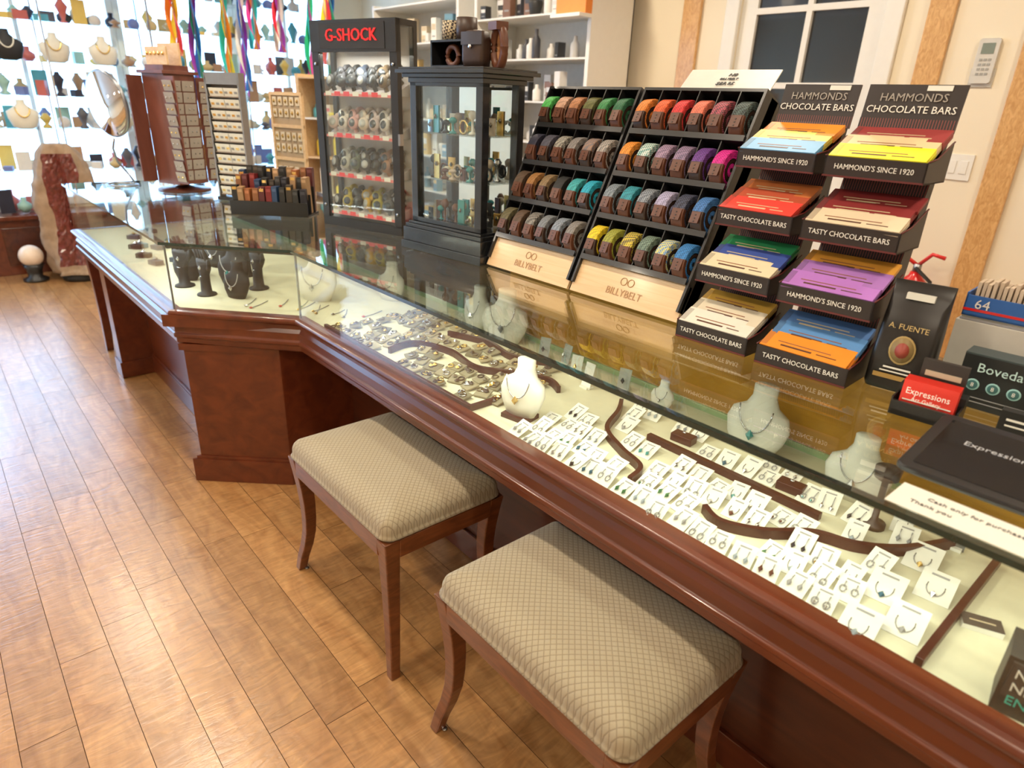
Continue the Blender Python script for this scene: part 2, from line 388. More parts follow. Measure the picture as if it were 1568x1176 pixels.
def stool(x0,x1,y0,y1):
    w=x1-x0; d=y1-y0
    e=bpy.data.objects.new('upholstered_stool',None); COL.objects.link(e); e.location=((x0+x1)/2,(y0+y1)/2,0)
    B=MB()
    pr=[(.004,.428),(0,.434),(-.004,.437),(0,.441),(.002,.450),(.003,.462),(.008,.474),(.018,.484),(.035,.492),(.06,.498),(.10,.503),(.14,.505),(.17,.506)]
    B.loft([rrect(w-2*i,d-2*i,max(.035-i,.01),z) for i,z in pr],fab)
    B.obj('cushion',e)
    B=MB(); a=w/2-.012; b_=d/2-.012
    for s in (-1,1):
        B.box(-a+.03,a-.03,s*b_-.011,s*b_+.011,.375,.43,stoolwood); B.box(s*a-.011,s*a+.011,-b_+.03,b_-.03,.375,.43,stoolwood)
    for sx in (-1,1):
        for sy in (-1,1):
            sleg(B,sx*(a-.008),sy*(b_-.008),.43,sx*.8,sy*.5,stoolwood,.044)
    for sx in (-1,1):
        for sy in (-1,1): B.lathe([(.008,0.0),(.008,.006)],steel,8,T(sx*(a-.0),sy*(b_-.005),.0))
    B.obj('frame',e,bevel=.003)
stool(-1.775,-1.20,.665,1.045)
stool(-.985,-.43,.665,1.045)

# ---------------------------------------------------------------- belt display racks
beltcols={}
def bm(c,c2=None):
    k=(c,c2)
    if k not in beltcols: beltcols[k]=woven('woven_belt_%d'%len(beltcols),c,c2 or tuple(x*.45 for x in c))
    return beltcols[k]
Lc=[[(.10,.55,.12),(.65,.40,.28),(.50,.22,.10),(.16,.17,.06),(.06,.30,.10),(.03,.16,.07)],
    [(.03,.03,.06),(.10,.10,.14),((.5,.48,.42),(.05,.05,.05)),(.30,.28,.27),((.35,.2,.12),(.1,.12,.16)),((.45,.40,.36),(.1,.1,.1))],
    [(.12,.07,.04),(.42,.20,.06),(.30,.20,.10),(.02,.02,.02),(.05,.40,.42),(.02,.42,.58)],
    [(.16,.14,.07),(.12,.07,.04),((.3,.28,.25),(.02,.02,.02)),(.22,.24,.26),((.3,.34,.4),(.08,.1,.12)),(.26,.24,.22)]]
Rc=[[(.85,.26,.04),(.85,.14,.04),(.75,.05,.05),((.80,.20,.12),(.45,.12,.08)),((.50,.10,.14),(.06,.04,.04)),((.10,.15,.14),(.02,.02,.02))],
    [(.90,.32,.04),((.7,.75,.7),(.02,.20,.18)),((.40,.28,.40),(.12,.08,.14)),((.32,.22,.34),(.1,.08,.14)),(.16,.05,.28),(.75,.02,.30)],
    [((.25,.30,.34),(.08,.1,.12)),(.04,.32,.40),((.30,.34,.38),(.06,.07,.09)),(.45,.42,.62),((.06,.07,.12),(.01,.01,.02)),(.06,.20,.50)],
    [(.90,.66,.02),(.36,.36,.04),((.70,.55,.05),(.03,.03,.05)),((.20,.28,.22),(.05,.08,.06)),((.04,.20,.55),(.75,.65,.1)),(.04,.22,.55)]]
def belt_rack(x0,w,cols):
    e=bpy.data.objects.new('belt_display_rack',None); COL.objects.link(e)
    ang=math.atan2(.25,.53); Ls=.586
    e.matrix_world=T(x0+w/2,1.33,.9625)@Euler((-ang,0,0)).to_matrix().to_4x4()
    B=MB(); h=w/2-.003
    B.box(-h,h,.048,.054,.03,Ls,blackp)
    B.box(-h,h,-.0,.010,.006,.098,palewood)
    for s in (-1,1): B.box(min(s*h,s*(h-.007)),max(s*h,s*(h-.007)),-.010,.055,.03,Ls,blackp)
    B.box(-h,h,-.010,.055,Ls,Ls+.008,blackp)
    rows=4; z0=.100; ph=(Ls-z0-.002)/rows; pw=(2*h-.014)/6
    for r in range(rows):
        z=z0+r*ph; B.box(-h+.007,h-.007,-.014,.05,z-.002,z+.003,blackp)
        B.box(-h+.007,h-.007,-.016,-.013,z-.002,z+.013,blackp)
    for c in range(1,6): x=-h+.007+c*pw; B.box(x-.0015,x+.0015,-.012,.05,z0,Ls,blackp)
    B.obj('rack_frame',e)
    Bw=MB()
    Mi=e.matrix_world.inverted()
    def wp(x,y,z): return Mi@Vector((x,y,z))
    def slab(xa,xb,yz):
        n=len(yz); vs=[wp(xa,y,z) for y,z in yz]+[wp(xb,y,z) for y,z in yz]
        Bw.add(vs,[tuple(range(n)),tuple(range(2*n-1,n-1,-1))]+[(i,i+n,(i+1)%n+n,(i+1)%n) for i in range(n)],blackp)
    for xa in (x0+.003,x0+w-.009): slab(xa,xa+.006,[(1.345,.962),(1.60,.962),(1.64,1.47),(1.60,1.485)])
    slab(x0+.009,x0+w-.009,[(1.60,.962),(1.605,.962),(1.643,1.468),(1.638,1.47)])
    Bw.obj('rack_body',e)
    B2=MB()
    for r in range(rows):
        for c in range(6):
            col=cols[rows-1-r][c]
            mt=bm(*col) if isinstance(col[0],tuple) else bm(col)
            cx=-h+.007+(c+.5)*pw; cz=z0+r*ph+.054
            rad=.044; bw=.0182
            n=26
            M=T(cx,.006,cz)@Euler((0,0,R.uniform(-.16,.05))).to_matrix().to_4x4()
            def ring(x,rr): return [(x,-rr*.86*math.cos(2*pi*j/n),rr*1.10*math.sin(2*pi*j/n)) for j in range(n)]
            prof=[(-bw,rad-.012),(-bw,rad-.002),(-bw+.003,rad),(bw-.003,rad),(bw,rad-.002),(bw,rad-.012)]
            rings=[ring(x,rr) for x,rr in prof]
            for k in range(5):
                vs=rings[k]+rings[k+1]
                up=[];lo=[]
                for j in range(n):
                    jj=(j+1)%n; f=(j,n+j,n+jj,jj); a=(j+.5)/n*360
                    (lo if 270<a or a<4 else up).append(f)
                B2.add(vs,up,mt,True,M); B2.add(vs,lo,leather if (r+c)%3 else leatherd,True,M)
            for s in (-1,1):
                for q,(ra,rb) in enumerate(((.033,.026),(.024,.017),(.015,.005))):
                    xx=s*(bw-.001)
                    B2.add(ring(xx,ra)+ring(xx,rb),[((j,j+n,(j+1)%n+n,(j+1)%n) if s<0 else (j,(j+1)%n,(j+1)%n+n,j+n)) for j in range(n)],leatherd if q%2 else mt,True,M)
                B2.add(ring(s*(bw-.004),.038),[tuple(range(n))],blackm,False,M)
            B2.cbox((0,-.0375,-.016),(.028,.003,.028),leather,M)
            for q in range(3): B2.cbox((0,-.0395,-.026+q*.008),(.004,.001,.003),leatherd,M)
    B2.obj('coiled_belts',e)
    text('BILLYBELT',.028,(0,-.0012,.036),(1,0,0),(0,0,1),C(.42,.24,.11),e,'logo_text',sx=.95)
    Bt=MB(); Bt.tube([(-.012+.010*math.cos(a),-.001,.068+.010*math.sin(a)) for a in [i*pi/8 for i in range(16)]],.0011,C(.42,.24,.11),5,closed=True)
    Bt.tube([(.012+.010*math.cos(a),-.001,.068+.010*math.sin(a)) for a in [i*pi/8 for i in range(16)]],.0011,C(.42,.24,.11),5,closed=True)
    Bt.obj('logo_rings',e)
belt_rack(-1.655,.372,Lc)
belt_rack(-1.277,.375,Rc)
B=MB()
vs=[(-1.225,1.66,1.50),(-.95,1.66,1.50),(-.985,1.77,1.556),(-1.264,1.77,1.558)]
B.add(vs+[(x,y+.002,z-.002) for x,y,z in vs],[(0,1,2,3),(7,6,5,4),(0,4,5,1),(1,5,6,2),(2,6,7,3),(3,7,4,0)],C(.62,.61,.56))
B.box(-1.15,-1.05,1.70,1.71,.961,1.52,blackp)
o=B.obj('price_sign')
text('N8',.020,(-1.108,1.738,1.5425),(1,0,0),(0,.11,.057),inkd,o,ext=.001)
text('BILLYBELT',.012,(-1.106,1.716,1.5315),(1,0,0),(0,.11,.057),inkd,o,ext=.001)
text('$89.95',.020,(-1.10,1.69,1.519),(1,0,0),(0,.11,.057),inkd,o,ext=.001)

# ---------------------------------------------------------------- chocolate racks
def stripes():
    m,nt,b=new_mat('pinstripe_card'); L=nt.links.new; b.inputs['Roughness'].default_value=.45
    tc=nt.nodes.new('ShaderNodeTexCoord'); w=nt.nodes.new('ShaderNodeTexWave'); w.wave_type='BANDS'; w.bands_direction='X'; w.inputs['Scale'].default_value=60
    L(tc.outputs['Object'],w.inputs[0]); cr=nt.nodes.new('ShaderNodeValToRGB'); e=cr.color_ramp.elements
    cr.color_ramp.interpolation='CONSTANT'; e[0].color=(.015,.010,.010,1); e[1].position=.78; e[1].color=(.22,.05,.04,1)
    L(w.outputs['Fac'],cr.inputs[0]); L(cr.outputs[0],b.inputs['Base Color']); return m
pin=stripes()
tray=P('chocolate_tray_card',(.022,.014,.012),.45)
choc_in=P('dark_red_card',(.11,.014,.012),.5)
colsA=[[(.60,.36,.06),(.74,.66,.50),(.82,.78,.68)],[(.03,.28,.10),(.05,.09,.35),(.80,.70,.48)],[(.60,.18,.05),(.50,.09,.04),(.85,.07,.05)],[(.88,.30,.03),(.82,.66,.12),(.16,.42,.72)]]
colsB=[[(.10,.22,.50),(.12,.30,.62),(.92,.30,.03)],[(.78,.36,.05),(.40,.18,.52),(.48,.20,.62)],[(.26,.03,.03),(.25,.03,.03),(.80,.66,.46)],[(.34,.05,.05),(.80,.62,.36),(.92,.85,.03)]]
def choc_rack(x0,w,cols,rz=0,dh=.04):
    e=bpy.data.objects.new('chocolate_bar_rack',None); COL.objects.link(e); e.matrix_world=T(x0+w/2,1.27,.9605,rz)
    B=MB(); h=w/2; t_y=.245+dh
    B.add([(-h+.012,.11,0),(h-.012,.11,0),(h-.012,t_y,.50),(-h+.012,t_y,.50),(-h+.012,.20,0),(h-.012,.20,0),(h-.012,t_y+.012,.50),(-h+.012,t_y+.012,.50)],
          [(0,1,2,3),(5,4,7,6),(0,3,7,4),(1,5,6,2),(3,2,6,7),(0,4,5,1)],pin)
    hm=T(0,.237+dh,.465)@Euler((-.22,0,0)).to_matrix().to_4x4()
    B.box(-h+.004,h-.004,-.002,.002,0,.090,tray,hm); B.box(-h+.004,h-.004,-.0035,-.002,0,.024,pin,hm)
    B.box(.02,.065,-.004,-.002,.078,.088,paper,hm)
    for k in range(4):
        y=k*.050; z=k*.125
        M=T(0,y,z)
        B.box(-h,h,0,.13,0,.003,tray,M)
        B.box(-h,h,0,.003,0,.040,tray,M)
        B.box(-h,h,-.0008,0,.0005,.004,choc_in,M)
        for s in (-1,1):
            xs=s*h; a,b_=(xs,xs-s*.003)
            vs=[(a,.0,0),(a,.13,0),(a,.13,.075),(a,.05,.045),(a,.0,.040)]; vs2=[(b_,p[1],p[2]) for p in vs]
            f=[tuple(range(5)),tuple(range(9,4,-1))]+[(i,i+5,(i+1)%5+5,(i+1)%5) for i in range(5)]
            if s>0: f=[tuple(reversed(q)) for q in f]
            B.add(vs+vs2,f,tray,False,M)
            B.tube([(xs,.0,.041),(xs,.05,.046),(xs,.13,.076)],.0018,choc_in,5,M)
        for q in range(3):
            cc=cols[k][2-q]
            for t_ in range(2):
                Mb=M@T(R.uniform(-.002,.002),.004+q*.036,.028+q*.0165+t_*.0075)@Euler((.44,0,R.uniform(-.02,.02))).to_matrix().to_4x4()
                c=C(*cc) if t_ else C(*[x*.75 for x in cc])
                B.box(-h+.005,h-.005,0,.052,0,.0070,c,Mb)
            dk=sum(cc)<1.0
            lc=C(.70,.58,.36) if dk else C(.12,.05,.03)
            B.box(-h+.045,-h+.11,.011,.0155,.0070,.0074,lc,Mb); B.box(-h+.12,h-.03,.012,.0145,.0070,.0074,lc,Mb)
            B.box(-h+.035,h-.045,.022,.0245,.0070,.0074,C(.6,.5,.3) if dk else C(.30,.12,.06),Mb)
            B.box(-h+.005,-h+.018,.004,.046,.0070,.0073,C(*[min(1,x*.6+.02) for x in cc]),Mb)
    o=B.obj('stand',e)
    for k in range(4):
        text("HAMMOND'S SINCE 1920" if k in(1,3) else 'TASTY CHOCOLATE BARS',.0145,(0,k*.050-.001,k*.125+.021),(1,0,0),(0,0,1),txtw,e,'tray_text',sx=.92)
    Ru=Euler((-.22,0,0)).to_matrix()
    for s,zz,b_ in ((.022,.064,'HAMMONDS'),(.0195,.041,'CHOCOLATE BARS')):
        p=hm@Vector((0,-.0045,zz)); text(b_,s,p,(1,0,0),Ru@Vector((0,0,1)),C(.35,.32,.28) if zz>.05 else txtw,e,'header_text',sx=1.0)
choc_rack(-.858,.180,colsA,.03,.055)
choc_rack(-.652,.19,colsB,.05,.035)

# ---------------------------------------------------------------- watch display case
def watch_case():
    e=bpy.data.objects.new('watch_display_case',None); COL.objects.link(e); e.matrix_world=T(-2.62,1.24,.9605,math.atan2(.12,.40))
    W,D,Hh=.425,.11,.745
    B=MB()
    B.box(0,W,0,D,0,.035,blackp); B.box(0,W,0,D,Hh-.02,Hh,blackp); B.box(0,W,-.004,.02,Hh-.105,Hh,blackp)
    for x in (0,W-.034): B.box(x,x+.034,0,.022,.03,Hh-.02,blackp)
    for x in (0,W-.02): B.box(x,x+.02,D-.02,D,.03,Hh-.02,blackp)
    B.box(.02,W-.02,D-.006,D-.001,.03,Hh-.02,C(.55,.50,.46))
    B.box(.05,W-.05,-.006,-.0045,Hh-.095,Hh-.010,C(.03,.03,.035,.2))
    shelf=C(.58,.52,.50); rd=C(.75,.03,.05)
    for k in range(4):
        z=.05+k*.148
        B.box(.022,W-.022,.012,D-.008,z,z+.003,glassm); 
        B.add([(.036,.014,z+.003),(W-.036,.014,z+.003),(W-.036,D-.008,z+.045),(.036,D-.008,z+.045),(.036,D-.008,z+.003),(W-.036,D-.008,z+.003)],[(0,1,2,3),(0,3,4),(1,5,2),(3,2,5,4)],shelf)
        B.box(.036,W-.036,.0125,.0145,z-.004,z+.006,C(.75,.2,.2))
        for q in range(7): B.box(.046+q*.048,.076+q*.048,.011,.0125,z-.002,z+.013,rd if q%3 else paper)
        pal=[[(.02,.02,.02),(.45,.35,.04),(.02,.02,.02),(.5,.3,.02),(.35,.3,.05),(.1,.1,.1)],
             [(.02,.02,.02),(.5,.5,.45),(.12,.14,.1),(.06,.06,.06),(.02,.02,.02),(.3,.16,.1)],
             [(.70,.55,.50),(.75,.70,.65),(.68,.40,.38),(.7,.6,.5),(.6,.5,.5),(.70,.66,.62)],
             [(.02,.02,.02),(.05,.05,.06),(.02,.02,.02),(.06,.08,.12),(.03,.03,.03),(.15,.1,.05)]][k]
        for q in range(6):
            for rr in range(2):
                c=C(*pal[(q+rr)%6]); x=.060+q*.054+rr*.026
                M=T(x,.035+rr*.028,z+.050+rr*.026,R.uniform(-.3,.3),rx=-.2,s=1.0)
                B.lathe([(.020,0),(.0235,.002),(.0235,.010),(.018,.013),(.018,.0135)],c,14,M@Matrix.Rotation(pi/2,4,'X'))
                B.lathe([(.0150,.0134),(.0150,.0145),(.0,.0145)],C(.05,.06,.07,.2) if (q+rr)%3 else C(.4,.4,.38,.3),12,M@Matrix.Rotation(pi/2,4,'X'))
                B.tube([(.0,.004+.022*(1-math.cos(a)),.033*math.sin(a)) for a in [i*pi/6 for i in range(12)]],.0085,c,6,M,closed=True)
    B.box(.034,W-.034,.004,.007,.035,Hh-.105,glassm)
    for x in (.001,W-.003): B.box(x,x+.002,.022,D-.02,.035,Hh-.02,glassm)
    for x in (.018,W-.018):
        for z in (.08,.6): B.lathe([(.006,0),(.006,.004)],steel,8,T(x,-.0,z,rx=pi/2))
    B.box(W-.005,W+.004,.0,.02,.33,.37,steel)
    B.obj('case_body',e)
    for dx in (-.0015,-.0007,0,.0007,.0015): text('G-SHOCK',.058,(W/2+dx,-.008-abs(dx)*.05,Hh-.052),(1,0,0),(0,0,1),txtred,e,'sign_text',sx=1.0,ext=.001)
    area('case_lamp',(W/2,.04,Hh-.11),.34,.7,(1,.95,.88),(0,0,0),.02,e)
watch_case()

# ---------------------------------------------------------------- glass display cabinet (black tower)
def tower():
    e=bpy.data.objects.new('glass_display_cabinet',None); COL.objects.link(e); e.matrix_world=T(-2.055,1.262,.9605,math.atan2(.05,.42))
    W,D,Hh=.40,.25,.585
    B=MB()
    for i,(o,z0,z1) in enumerate(((0,0,.028),(.006,.028,.075),(.012,.075,.088),(.02,.088,.096))): B.box(o,W-o,o,D-o,z0,z1,blackw)
    o=.03
    for x in (o,W-o-.03):
        for y in (o,D-o-.03): B.box(x,x+.03,y,y+.03,.096,Hh-.04,blackw)
    B.box(o,W-o,o,o+.03,.096,.112,blackw); B.box(o,W-o,o,o+.03,Hh-.055,Hh-.04,blackw)
    for (o2,z0,z1) in ((.026,Hh-.045,Hh-.03),(.012,Hh-.03,Hh-.018),(-.004,Hh-.018,Hh-.006),(.004,Hh-.006,Hh)): B.box(o2,W-o2,o2,D-o2,z0,z1,blackw)
    B.box(o+.03,W-o-.03,o+.012,o+.016,.11,Hh-.05,glassm)
    for x in (o+.012,W-o-.016): B.box(x,x+.004,o+.03,D-o-.03,.096,Hh-.045,glassm)
    B.box(o+.03,W-o-.03,D-o-.012,D-o-.008,.11,Hh-.05,mirrorm)
    for k in range(1,3):
        z=.096+k*.145; B.box(o+.02,W-o-.02,o+.02,D-o-.015,z,z+.004,glassm)
    B.obj('cabinet_body',e,bevel=.0015)
    B=MB()
    for k in range(3):
        z=.1+k*.145+.001
        for yy in (.075,.12,.165):
            for q in range(7):
                x=.085+q*.038+R.uniform(-.006,.006); y=yy+R.uniform(-.01,.01); c=R.choice([silver,gold,bustw,leather,teal,C(.5,.4,.3),bustb,bustb])
                hh=R.uniform(.03,.085); kk=R.random()
                if kk<.4: B.lathe([(.014,0),(.012,.006),(.004,.01),(.004,hh*.6),(.012,hh*.7),(.014,hh*.85),(.006,hh),(0,hh)],c,10,T(x,y,z))
                elif kk<.8: B.box(-.014,.014,-.003,.003,0,hh,c,T(x,y,z,R.uniform(-.3,.3))); B.gem((x,y-.006,z+hh*.6),.006,.009,silver)
                else: B.tube([(x+.018*math.cos(a),y,z+.022+.02*math.sin(a)) for a in [i*pi/6 for i in range(12)]],.004,c,6,closed=True)
    B.obj('cabinet_contents',e)
    B=MB(); zt=Hh+.001
    B.box(.10,.26,.06,.17,zt,zt+.006,blackp); B.box(.10,.26,.06,.17,zt+.072,zt+.078,blackp); B.box(.10,.26,.165,.17,zt,zt+.078,blackp)
    for x in (.10,.254): B.box(x,x+.006,.06,.17,zt,zt+.078,blackp)
    B.tube([(.18+.026*math.cos(a),.085,zt+.034+.026*math.sin(a)) for a in [i*pi/8 for i in range(16)]],.009,leather,8,closed=True)
    leo=woven('leopard_print',(.5,.42,.28),(.03,.02,.02),140)
    B.lathe([(.034,0),(.034,.055),(.030,.055),(.030,.0)],leo,20,T(.15,.11,zt+.079)); 
    B.lathe([(.032,0),(.034,.03),(.032,.062),(.028,.062),(.028,0)],leatherd,20,T(.215,.11,zt+.079))
    B.obj('cuff_stand',e)
    B=MB()
    M=T(.30,.07,zt,.1)
    B.loft([rrect(.085*s,.05*s2,.012,z) for z,s,s2 in ((0,.95,.8),(.02,1,1),(.07,1,1),(.095,.9,.8),(.10,.7,.5))],leatherd,True,M)
    B.loft([[(x,-.027-.004*(1-abs(x)/.04),z) for x in (-.04,-.02,0,.02,.04)] for z in (.095,.06)],C(.05,.05,.07),True,M,cap=False,closed=False)
    B.lathe([(.006,0),(.006,.004)],silver,10,M@T(0,-.03,.055,rx=pi/2))
    B.obj('leather_pouch',e)
    B=MB(); M=T(.375,.09,zt,-.3)
    B.tube([(.030*math.cos(a),0,.055+.054*math.sin(a)) for a in [i*pi/10 for i in range(20)]],.013,leather,8,M,closed=True)
    B.tube([(.017*math.cos(a),.01,.055+.04*math.sin(a)) for a in [i*pi/10 for i in range(20)]],.009,C(.42,.2,.08),8,M,closed=True)
    B.cbox((.0,-.005,.11),(.05,.04,.022),leather,M)
    B.obj('leather_cuff',e)
tower()

# ---------------------------------------------------------------- earring spinner + racks + mirror on the left wing
def spinner():
    B=MB(); wd=wood('spinner_wood',(.12,.035,.022),(.20,.065,.045),(8,8,2),1,.4,.3)
    M=T(-3.88,1.06,.9605,.35)
    B.lathe([(.13,0),(.13,.012),(.05,.02),(.02,.03),(.02,.04)],cherry_d,24,M)
    B.box(-.085,.085,-.085,.085,.04,.56,wd,M); B.box(-.10,.10,-.10,.10,.56,.575,wd,M)
    B.box(-.07,.07,-.07,.07,.575,.60,wd,M)
    gc=C(.36,.32,.28); 
    for s in (0,1,2,3):
        Ms=M@Matrix.Rotation(s*pi/2,4,'Z')
        B.box(.085,.165,-.092,-.085,.05,.55,wd,Ms)
        for k in range(9):
            z=.06+k*.053
            Mk=Ms@T(.127,-.096,z)@Euler((.18,0,0)).to_matrix().to_4x4()
            B.box(-.034,.034,-.002,.0,0,.048,gc,Mk)
            for xx in (-.016,.016): B.gem((xx,-.005,.024),.005,.007,silver if k%2 else gold,Mk)
        for k in range(9):
            z=.06+k*.053
            Mk=Ms@T(0,-.087,z)@Euler((.12,0,0)).to_matrix().to_4x4()
            if s!=0: 
                B.box(-.07,-.003,-.002,0,0,.048,gc,Mk); B.box(.003,.07,-.002,0,0,.048,gc,Mk)
                for xx in (-.05,-.025,.025,.05): B.gem((xx,-.005,.024),.004,.006,silver,Mk)
    B.box(-.08,.08,-.05,-.04,.60,.68,palewood,M); B.box(-.08,.08,.02,.03,.60,.70,palewood,M)
    for q in range(5): B.gem((-.06+q*.03,-.055,.65),.008,.012,gold,M)
    B.obj('earring_spinner_rack',bevel=.001)
spinner()
def card_rack():
    B=MB(); M=T(-3.40,1.16,.9605,.5)
    B.box(-.10,.10,-.02,.06,0,.015,blackp,M); B.box(-.098,-.09,-.01,.03,.01,.56,steel,M); B.box(.09,.098,-.01,.03,.01,.56,steel,M)
    B.box(-.09,.09,.02,.026,.02,.56,C(.2,.18,.17),M)
    B.box(-.1,.1,-.01,.03,.52,.57,steel,M)
    for k in range(10):
        z=.03+k*.049
        Mk=M@T(0,.005,z)@Euler((.25,0,0)).to_matrix().to_4x4()
        B.box(-.085,-.002,-.003,0,0,.036,paper,Mk); B.box(.002,.085,-.003,0,0,.036,paper,Mk)
        B.box(-.088,.088,-.01,0,-.003,0,C(.25,.2,.16),Mk)
        for q in range(6): B.box(-.078+q*.028,-.062+q*.028,-.005,-.003,.012,.022,inkg if q%2 else gold,Mk)
    B.obj('earring_card_rack')
card_rack()
def wood_board():
    B=MB(); M=T(-3.52,1.50,.9605,.3)
    h=.12
    B.box(-h,h,-.03,.05,0,.02,palewood,M)
    for x in (-h,h-.015): B.box(x,x+.015,0,.015,.02,.50,palewood,M)
    for z in (.02,.17,.33,.484): B.box(-h,h,-.001,.016,z,z+.016,palewood,M)
    B.box(-h+.015,h-.015,.008,.012,.03,.49,C(.45,.33,.20),M)
    for r in range(8):
        for c in range(5):
            if r%3==2: continue
            x=-.085+c*.043; z=.065+r*.056
            B.box(x-.014,x+.014,.002,.005,z-.02,z+.02,C(.70,.60,.45),M); B.gem((x,0,z),.007,.012,gold,M)
    B.obj('wooden_earring_board')
wood_board()
def mirror():
    B=MB(); M=T(-4.19,.83,.9605,.25)
    B.tube([(.09*math.cos(a),.07*math.sin(a),.006) for a in [i*pi/10 for i in range(20)]],.006,steel,8,M,closed=True)
    B.tube([(0,.07,.006),(-.03,.06,.05),(-.05,.02,.12),(-.03,0,.19),(0,0,.24)],.006,steel,8,M)
    M2=M@T(0,0,.41,.10,rx=.1)
    B.lathe([(.155,-.008),(.163,-.008),(.165,0),(.163,.008),(.155,.008)],steel,36,M2@Matrix.Rotation(pi/2,4,'X'))
    B.lathe([(.0,.0085),(.155,.0085),(.155,.0095),(0,.0095)],mirrorm,36,M2@Matrix.Rotation(pi/2,4,'X'))
    B.lathe([(.0,-.0085),(.155,-.0085),(.155,-.0075),(0,-.0075)],mirrorm,36,M2@Matrix.Rotation(pi/2,4,'X'))
    B.obj('countertop_mirror')
mirror()
def wallets():
    B=MB()
    M=T(-2.95,1.17,.9605,.80)
    B.box(-.17,.17,-.07,.07,0,.008,blackp,M)
    cs=[(.02,.02,.02),(.20,.02,.02),(.02,.02,.03),(.25,.10,.04),(.05,.04,.03),(.32,.19,.09),(.02,.05,.12),(.45,.28,.15),(.1,.02,.02),(.03,.03,.03),(.3,.1,.03),(.02,.02,.02)]
    for r,y in enumerate((-.05,.0,.05)):
        for q in range(11):
            x=-.15+q*.03; c=cs[(q*5+r*3)%12]; h=R.uniform(.10,.125)+r*.035
            Mk=M@T(x,y,.008,R.uniform(-.15,.15),rx=R.uniform(-.1,.1))
            B.box(-.012,.012,-.018,.018,0,h,C(*c,.4),Mk); B.box(-.009,.009,-.0185,-.018,h-.02,h-.008,gold if q%4==0 else C(*[min(1,v*1.5+.03) for v in c],.4),Mk)
        B.box(-.17,.17,y-.024,y-.021,0,.06+r*.03,C(.015,.015,.015,.3),M)
    B.obj('card_wallet_display',bevel=.001)
wallets()

# ---------------------------------------------------------------- right hand items
def coffee():
    B=MB(); M=T(-.405,1.37,.9605,.12,s=.96)
    rings=[]
    for z,w,d in ((0,.105,.055),(.01,.112,.062),(.06,.112,.064),(.12,.11,.055),(.165,.108,.035),(.185,.108,.012),(.215,.108,.005)):
        rings.append([(p[0]+.0,p[1]+z*.12,p[2]) for p in rrect(w,d,min(d/2-.001,.012),z,k=3)])
    B.loft(rings,C(.015,.013,.012,.35),True,M)
    B.cbox((0,-.010+.0225,.188),(.05,.012,.012),paper,M)
    Ml=M@T(0,-.0315,.075)
    B.lathe([(0,0),(.026,0),(.026,.0015),(0,.0015)],C(.25,.17,.06),20,Ml@T(0,.0025,.012,rx=pi/2),sx=.8)
    B.lathe([(0,0),(.016,0),(.016,.0015),(0,.0015)],C(.30,.05,.03),16,Ml@T(0,.0013,.012,rx=pi/2),sx=.8)
    B.lathe([(.027,0),(.030,0),(.030,.001),(.027,.001)],C(.40,.28,.10),20,Ml@T(0,.0025,.012,rx=pi/2),sx=.8)
    B.cbox((0,-.001,-.045),(.08,.002,.009),C(.40,.24,.06),Ml)
    B.cbox((0,-.001,-.026),(.05,.002,.003),txtw,Ml); B.cbox((0,-.001,-.034),(.06,.002,.002),txtw,Ml)
    o=B.obj('coffee_bag',M=None)
    r=M.to_3x3()@Vector((1,0,0))
    text('A. FUENTE',.0145,M@Vector((0,-.0335+.010,.132)),r,(0,.2,1),C(.55,.40,.16),o)
coffee()
def cardholder():
    B=MB(); M=T(-.315,1.265,.9605,.10,s=.95)
    B.box(-.055,.055,-.03,.04,0,.01,blackp,M); B.box(-.055,.055,-.03,-.024,0,.028,blackp,M); B.box(-.055,.055,.01,.04,0,.05,blackp,M)
    for s in (-.055,.052): B.box(s,s+.003,-.03,.03,0,.035,blackp,M)
    for k in range(8):
        B.box(-.045,.045,-.021+k*.0035,-.0185+k*.0035,.012,.066+k*.0008,redcard,M@Euler((-.12,0,0)).to_matrix().to_4x4())
    B.box(-.04,.04,-.0195,-.0185,.028,.030,txtw,M@Euler((-.12,0,0)).to_matrix().to_4x4()@T(0,-.003,0))
    B.box(-.03,.045,.02,.03,.05,.105,C(.03,.025,.022),M); B.box(-.022,.037,.018,.02,.075,.085,C(.5,.42,.3),M)
    o=B.obj('business_card_holder')
    text('Expressions',.016,M@Vector((0,-.0275,.052)),M.to_3x3()@Vector((1,0,0)),(0,.12,1),txtw,o,sx=.9)
    text('Art Gallery',.010,M@Vector((0,-.0290,.038)),M.to_3x3()@Vector((1,0,0)),(0,.12,1),txtw,o)
cardholder()
def humid():
    B=MB(); M=T(-.245,1.385,.9605,.05); blk=C(.02,.022,.022,.35)
    B.box(-.065,.10,0,.05,0,.100,blk,M)
    B.box(-.065,.10,.0,.05,.100,.103,C(.04,.06,.06),M)
    for q,xx in enumerate((-.04,-.008,.024)):
        B.lathe([(0,0),(.011,0),(.011,.001),(0,.001)],C(.35,.62,.60),16,M@T(xx,-.0001,.045,rx=pi/2))
        B.lathe([(0,0),(.0085,0),(.0085,.001),(0,.001)],C(.05,.15,.15),16,M@T(xx,-.0012,.045,rx=pi/2))
    B.box(-.055,.07,-.001,0,.012,.014,inkg,M); B.box(-.055,.05,-.001,0,.020,.022,inkg,M)
    o=B.obj('humidity_pack_box',bevel=.001)
    text('Boveda',.024,M@Vector((-.005,-.002,.078)),M.to_3x3()@Vector((1,0,0)),(0,0,1),C(.55,.75,.72),o)
    for q,xx in enumerate((-.04,-.008,.024)): text('8',.011,M@Vector((xx,-.0035,.045)),M.to_3x3()@Vector((1,0,0)),(0,0,1),txtw,o)
humid()
